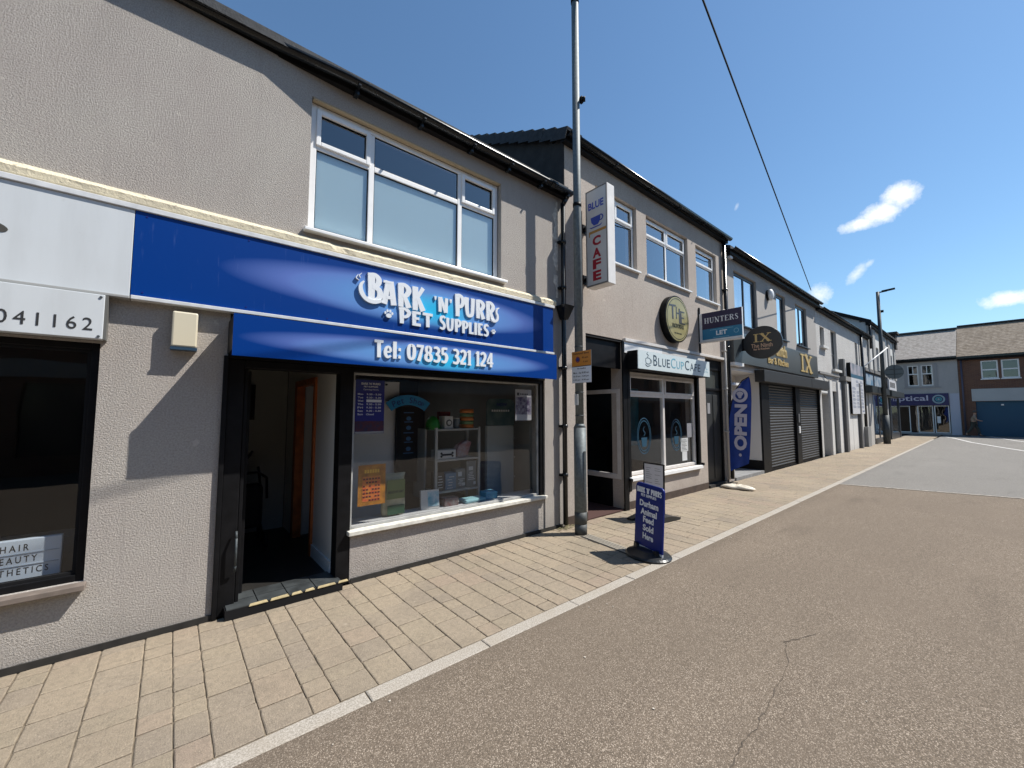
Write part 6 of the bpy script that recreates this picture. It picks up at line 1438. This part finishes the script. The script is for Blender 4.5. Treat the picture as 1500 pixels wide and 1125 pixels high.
# overhead cable from the bar eave across the street
t_ = thing('telegraph_pole', 'brown wooden telegraph pole behind the camera carrying the overhead cable', 'pole', (-9.6, -4.75, 0)); bm = bmesh.new(); tube(bm, (-9.6, -4.75, 0), (-9.6, -4.75, 7.9), .13, .09, n=12); obj('shaft', bm, mat('pole_wood', (.10, .07, .045), .9), t_)
t_ = thing('overhead_cable', 'black cable running from the bar eave up across the blue sky', 'cable', (16.7, -.2, 5.8)); bm = bmesh.new()
A0, A1 = Vector((16.75, -.27, 5.86)), Vector((4.59, -2.15, 6.50)); end = A0 + (A1 - A0) * ((16.75 + 9.6) / (16.75 - 4.59))
pathtube(bm, [A0 + (end - A0) * (i / 30) for i in range(31)], .011, n=6); obj('cable', bm, M_BLACKMATT, t_)

# ================================================================== walking person in the distance
t_ = thing('person', 'person in a cap, beige top and dull green trousers walking past the blue garage shutter', 'person', (42.4, -3.2, 0))
def skin(name, verts, edges, radii, m, parent, loc, sub=1):
    me = bpy.data.meshes.new(name); me.from_pydata(verts, edges, []); o = bpy.data.objects.new(name, me); COL.objects.link(o)
    md = o.modifiers.new('s', 'SKIN'); md.use_smooth_shade = True
    for i, r_ in enumerate(radii): me.skin_vertices[0].data[i].radius = r_ if isinstance(r_, tuple) else (r_, r_)
    me.skin_vertices[0].data[0].use_root = True
    o.modifiers.new('b', 'SUBSURF').levels = sub
    dg = bpy.context.evaluated_depsgraph_get(); m2 = bpy.data.meshes.new_from_object(o.evaluated_get(dg)); bpy.data.objects.remove(o)
    m2.materials.clear(); m2.materials.append(m); q_ = bpy.data.objects.new(name, m2); COL.objects.link(q_); q_.parent = parent; q_.location = loc
    return q_
# local: -y = walking direction, z up
V_ = [(0, 0, .92), (0, -.02, 1.12), (0, -.05, 1.32), (0, -.07, 1.45), (0, -.09, 1.53), (0, -.11, 1.63),
      (.10, 0, .88), (.10, -.20, .50), (.10, -.28, .10), (.10, -.42, .04), (-.10, 0, .88), (-.10, .12, .50), (-.10, .36, .16), (-.10, .30, .03),
      (.17, -.06, 1.38), (.23, .10, 1.15), (.23, -.06, .97), (.23, -.12, .90), (-.17, -.06, 1.38), (-.23, -.16, 1.14), (-.20, -.36, 1.06), (-.19, -.43, 1.07)]
E_ = [(0, 1), (1, 2), (2, 3), (3, 4), (4, 5), (0, 6), (6, 7), (7, 8), (8, 9), (0, 10), (10, 11), (11, 12), (12, 13), (2, 14), (14, 15), (15, 16), (16, 17), (2, 18), (18, 19), (19, 20), (20, 21)]
Rr = [(.14, .11), (.14, .11), (.16, .12), .06, .055, (.085, .10), .09, .062, .042, .04, .09, .062, .042, .04, .06, .045, .035, .035, .06, .045, .035, .035]
body = skin('body', V_, E_, Rr, M_SKIN, t_, (0, 0, 0))
skin('shirt', [V_[0], V_[1], V_[2], V_[14], V_[18], (.215, .06, 1.22), (-.215, -.13, 1.21)], [(0, 1), (1, 2), (2, 3), (2, 4), (3, 5), (4, 6)], [(.165, .135), (.165, .135), (.185, .15), .075, .075, .062, .062], M_CLOTH_BEIGE, t_, (0, 0, 0))
skin('trousers', [(0, 0, .90), V_[6], (.10, -.20, .50), (.10, -.27, .14), V_[10], (-.10, .12, .50), (-.10, .34, .20)], [(0, 1), (1, 2), (2, 3), (0, 4), (4, 5), (5, 6)], [(.15, .125), .105, .08, .06, .105, .08, .06], mat('trousers_green_grey', (.06, .062, .05), .85), t_, (0, 0, 0))
bm = bmesh.new(); bmesh.ops.create_uvsphere(bm, u_segments=14, v_segments=8, radius=.11); bmesh.ops.transform(bm, matrix=Matrix.Translation((42.4, -3.31, 1.71)) @ Matrix.Diagonal((.9, 1.05, .62, 1)), verts=bm.verts); box(bm, 42.32, 42.48, -3.50, -3.38, 1.665, 1.68); obj('cap', bm, mat('cap_grey', (.07, .065, .06), .8), t_)
for s in (.10, -.10):
    y = -.36 if s > 0 else .28; obj('shoe', B(42.4 + s - .045, 42.4 + s + .045, -3.2 + y - .14, -3.2 + y + .13, 0.0, .085), mat('shoe_dark', (.05, .045, .04), .7), t_, bev=.02)

# ================================================================== small litter on road and paving
random.seed(11); bm = bmesh.new()
for i in range(70):
    x = random.uniform(.5, 12); y = random.choice((random.uniform(-1.95, -1.73), random.uniform(-.12, -.02), random.uniform(-4.5, -1.8))); a = random.uniform(0, 6.28); q_ = random.uniform(.002, .008)
    prism(bm, [(x + q_ * math.cos(a + k * 1.57) * random.uniform(.6, 1.3), y + q_ * math.sin(a + k * 1.57), .003) for k in range(4)], (0, 0, random.uniform(.001, .004)))
obj('grit', bm, mat('grit_pale', (.50, .45, .38), .9, var=.4, vscale=9), None, kind='stuff')
t_ = thing('moss_tuft', 'dry moss and leaf litter gathered at the foot of the downpipe by the lamp post', 'moss', (4.4, -.12, 0))
bm = bmesh.new()
for i in range(160):
    x = random.gauss(4.42, .09); y = -abs(random.gauss(.06, .05)) - .01; q_ = random.uniform(.006, .018); a = random.uniform(0, 6.28); z = random.uniform(.003, .03) * max(0, 1 - abs(x - 4.42) * 4)
    v = [bm.verts.new((x + q_ * math.cos(a + k * 2.1), y + q_ * math.sin(a + k * 2.1), .003 + z + random.uniform(0, .008))) for k in range(3)]; bm.faces.new(v)
obj('leaf_litter', bm, mat('moss_dry', (.30, .26, .14), .9, color2=(.12, .11, .05), vscale=30), t_, kind='stuff')
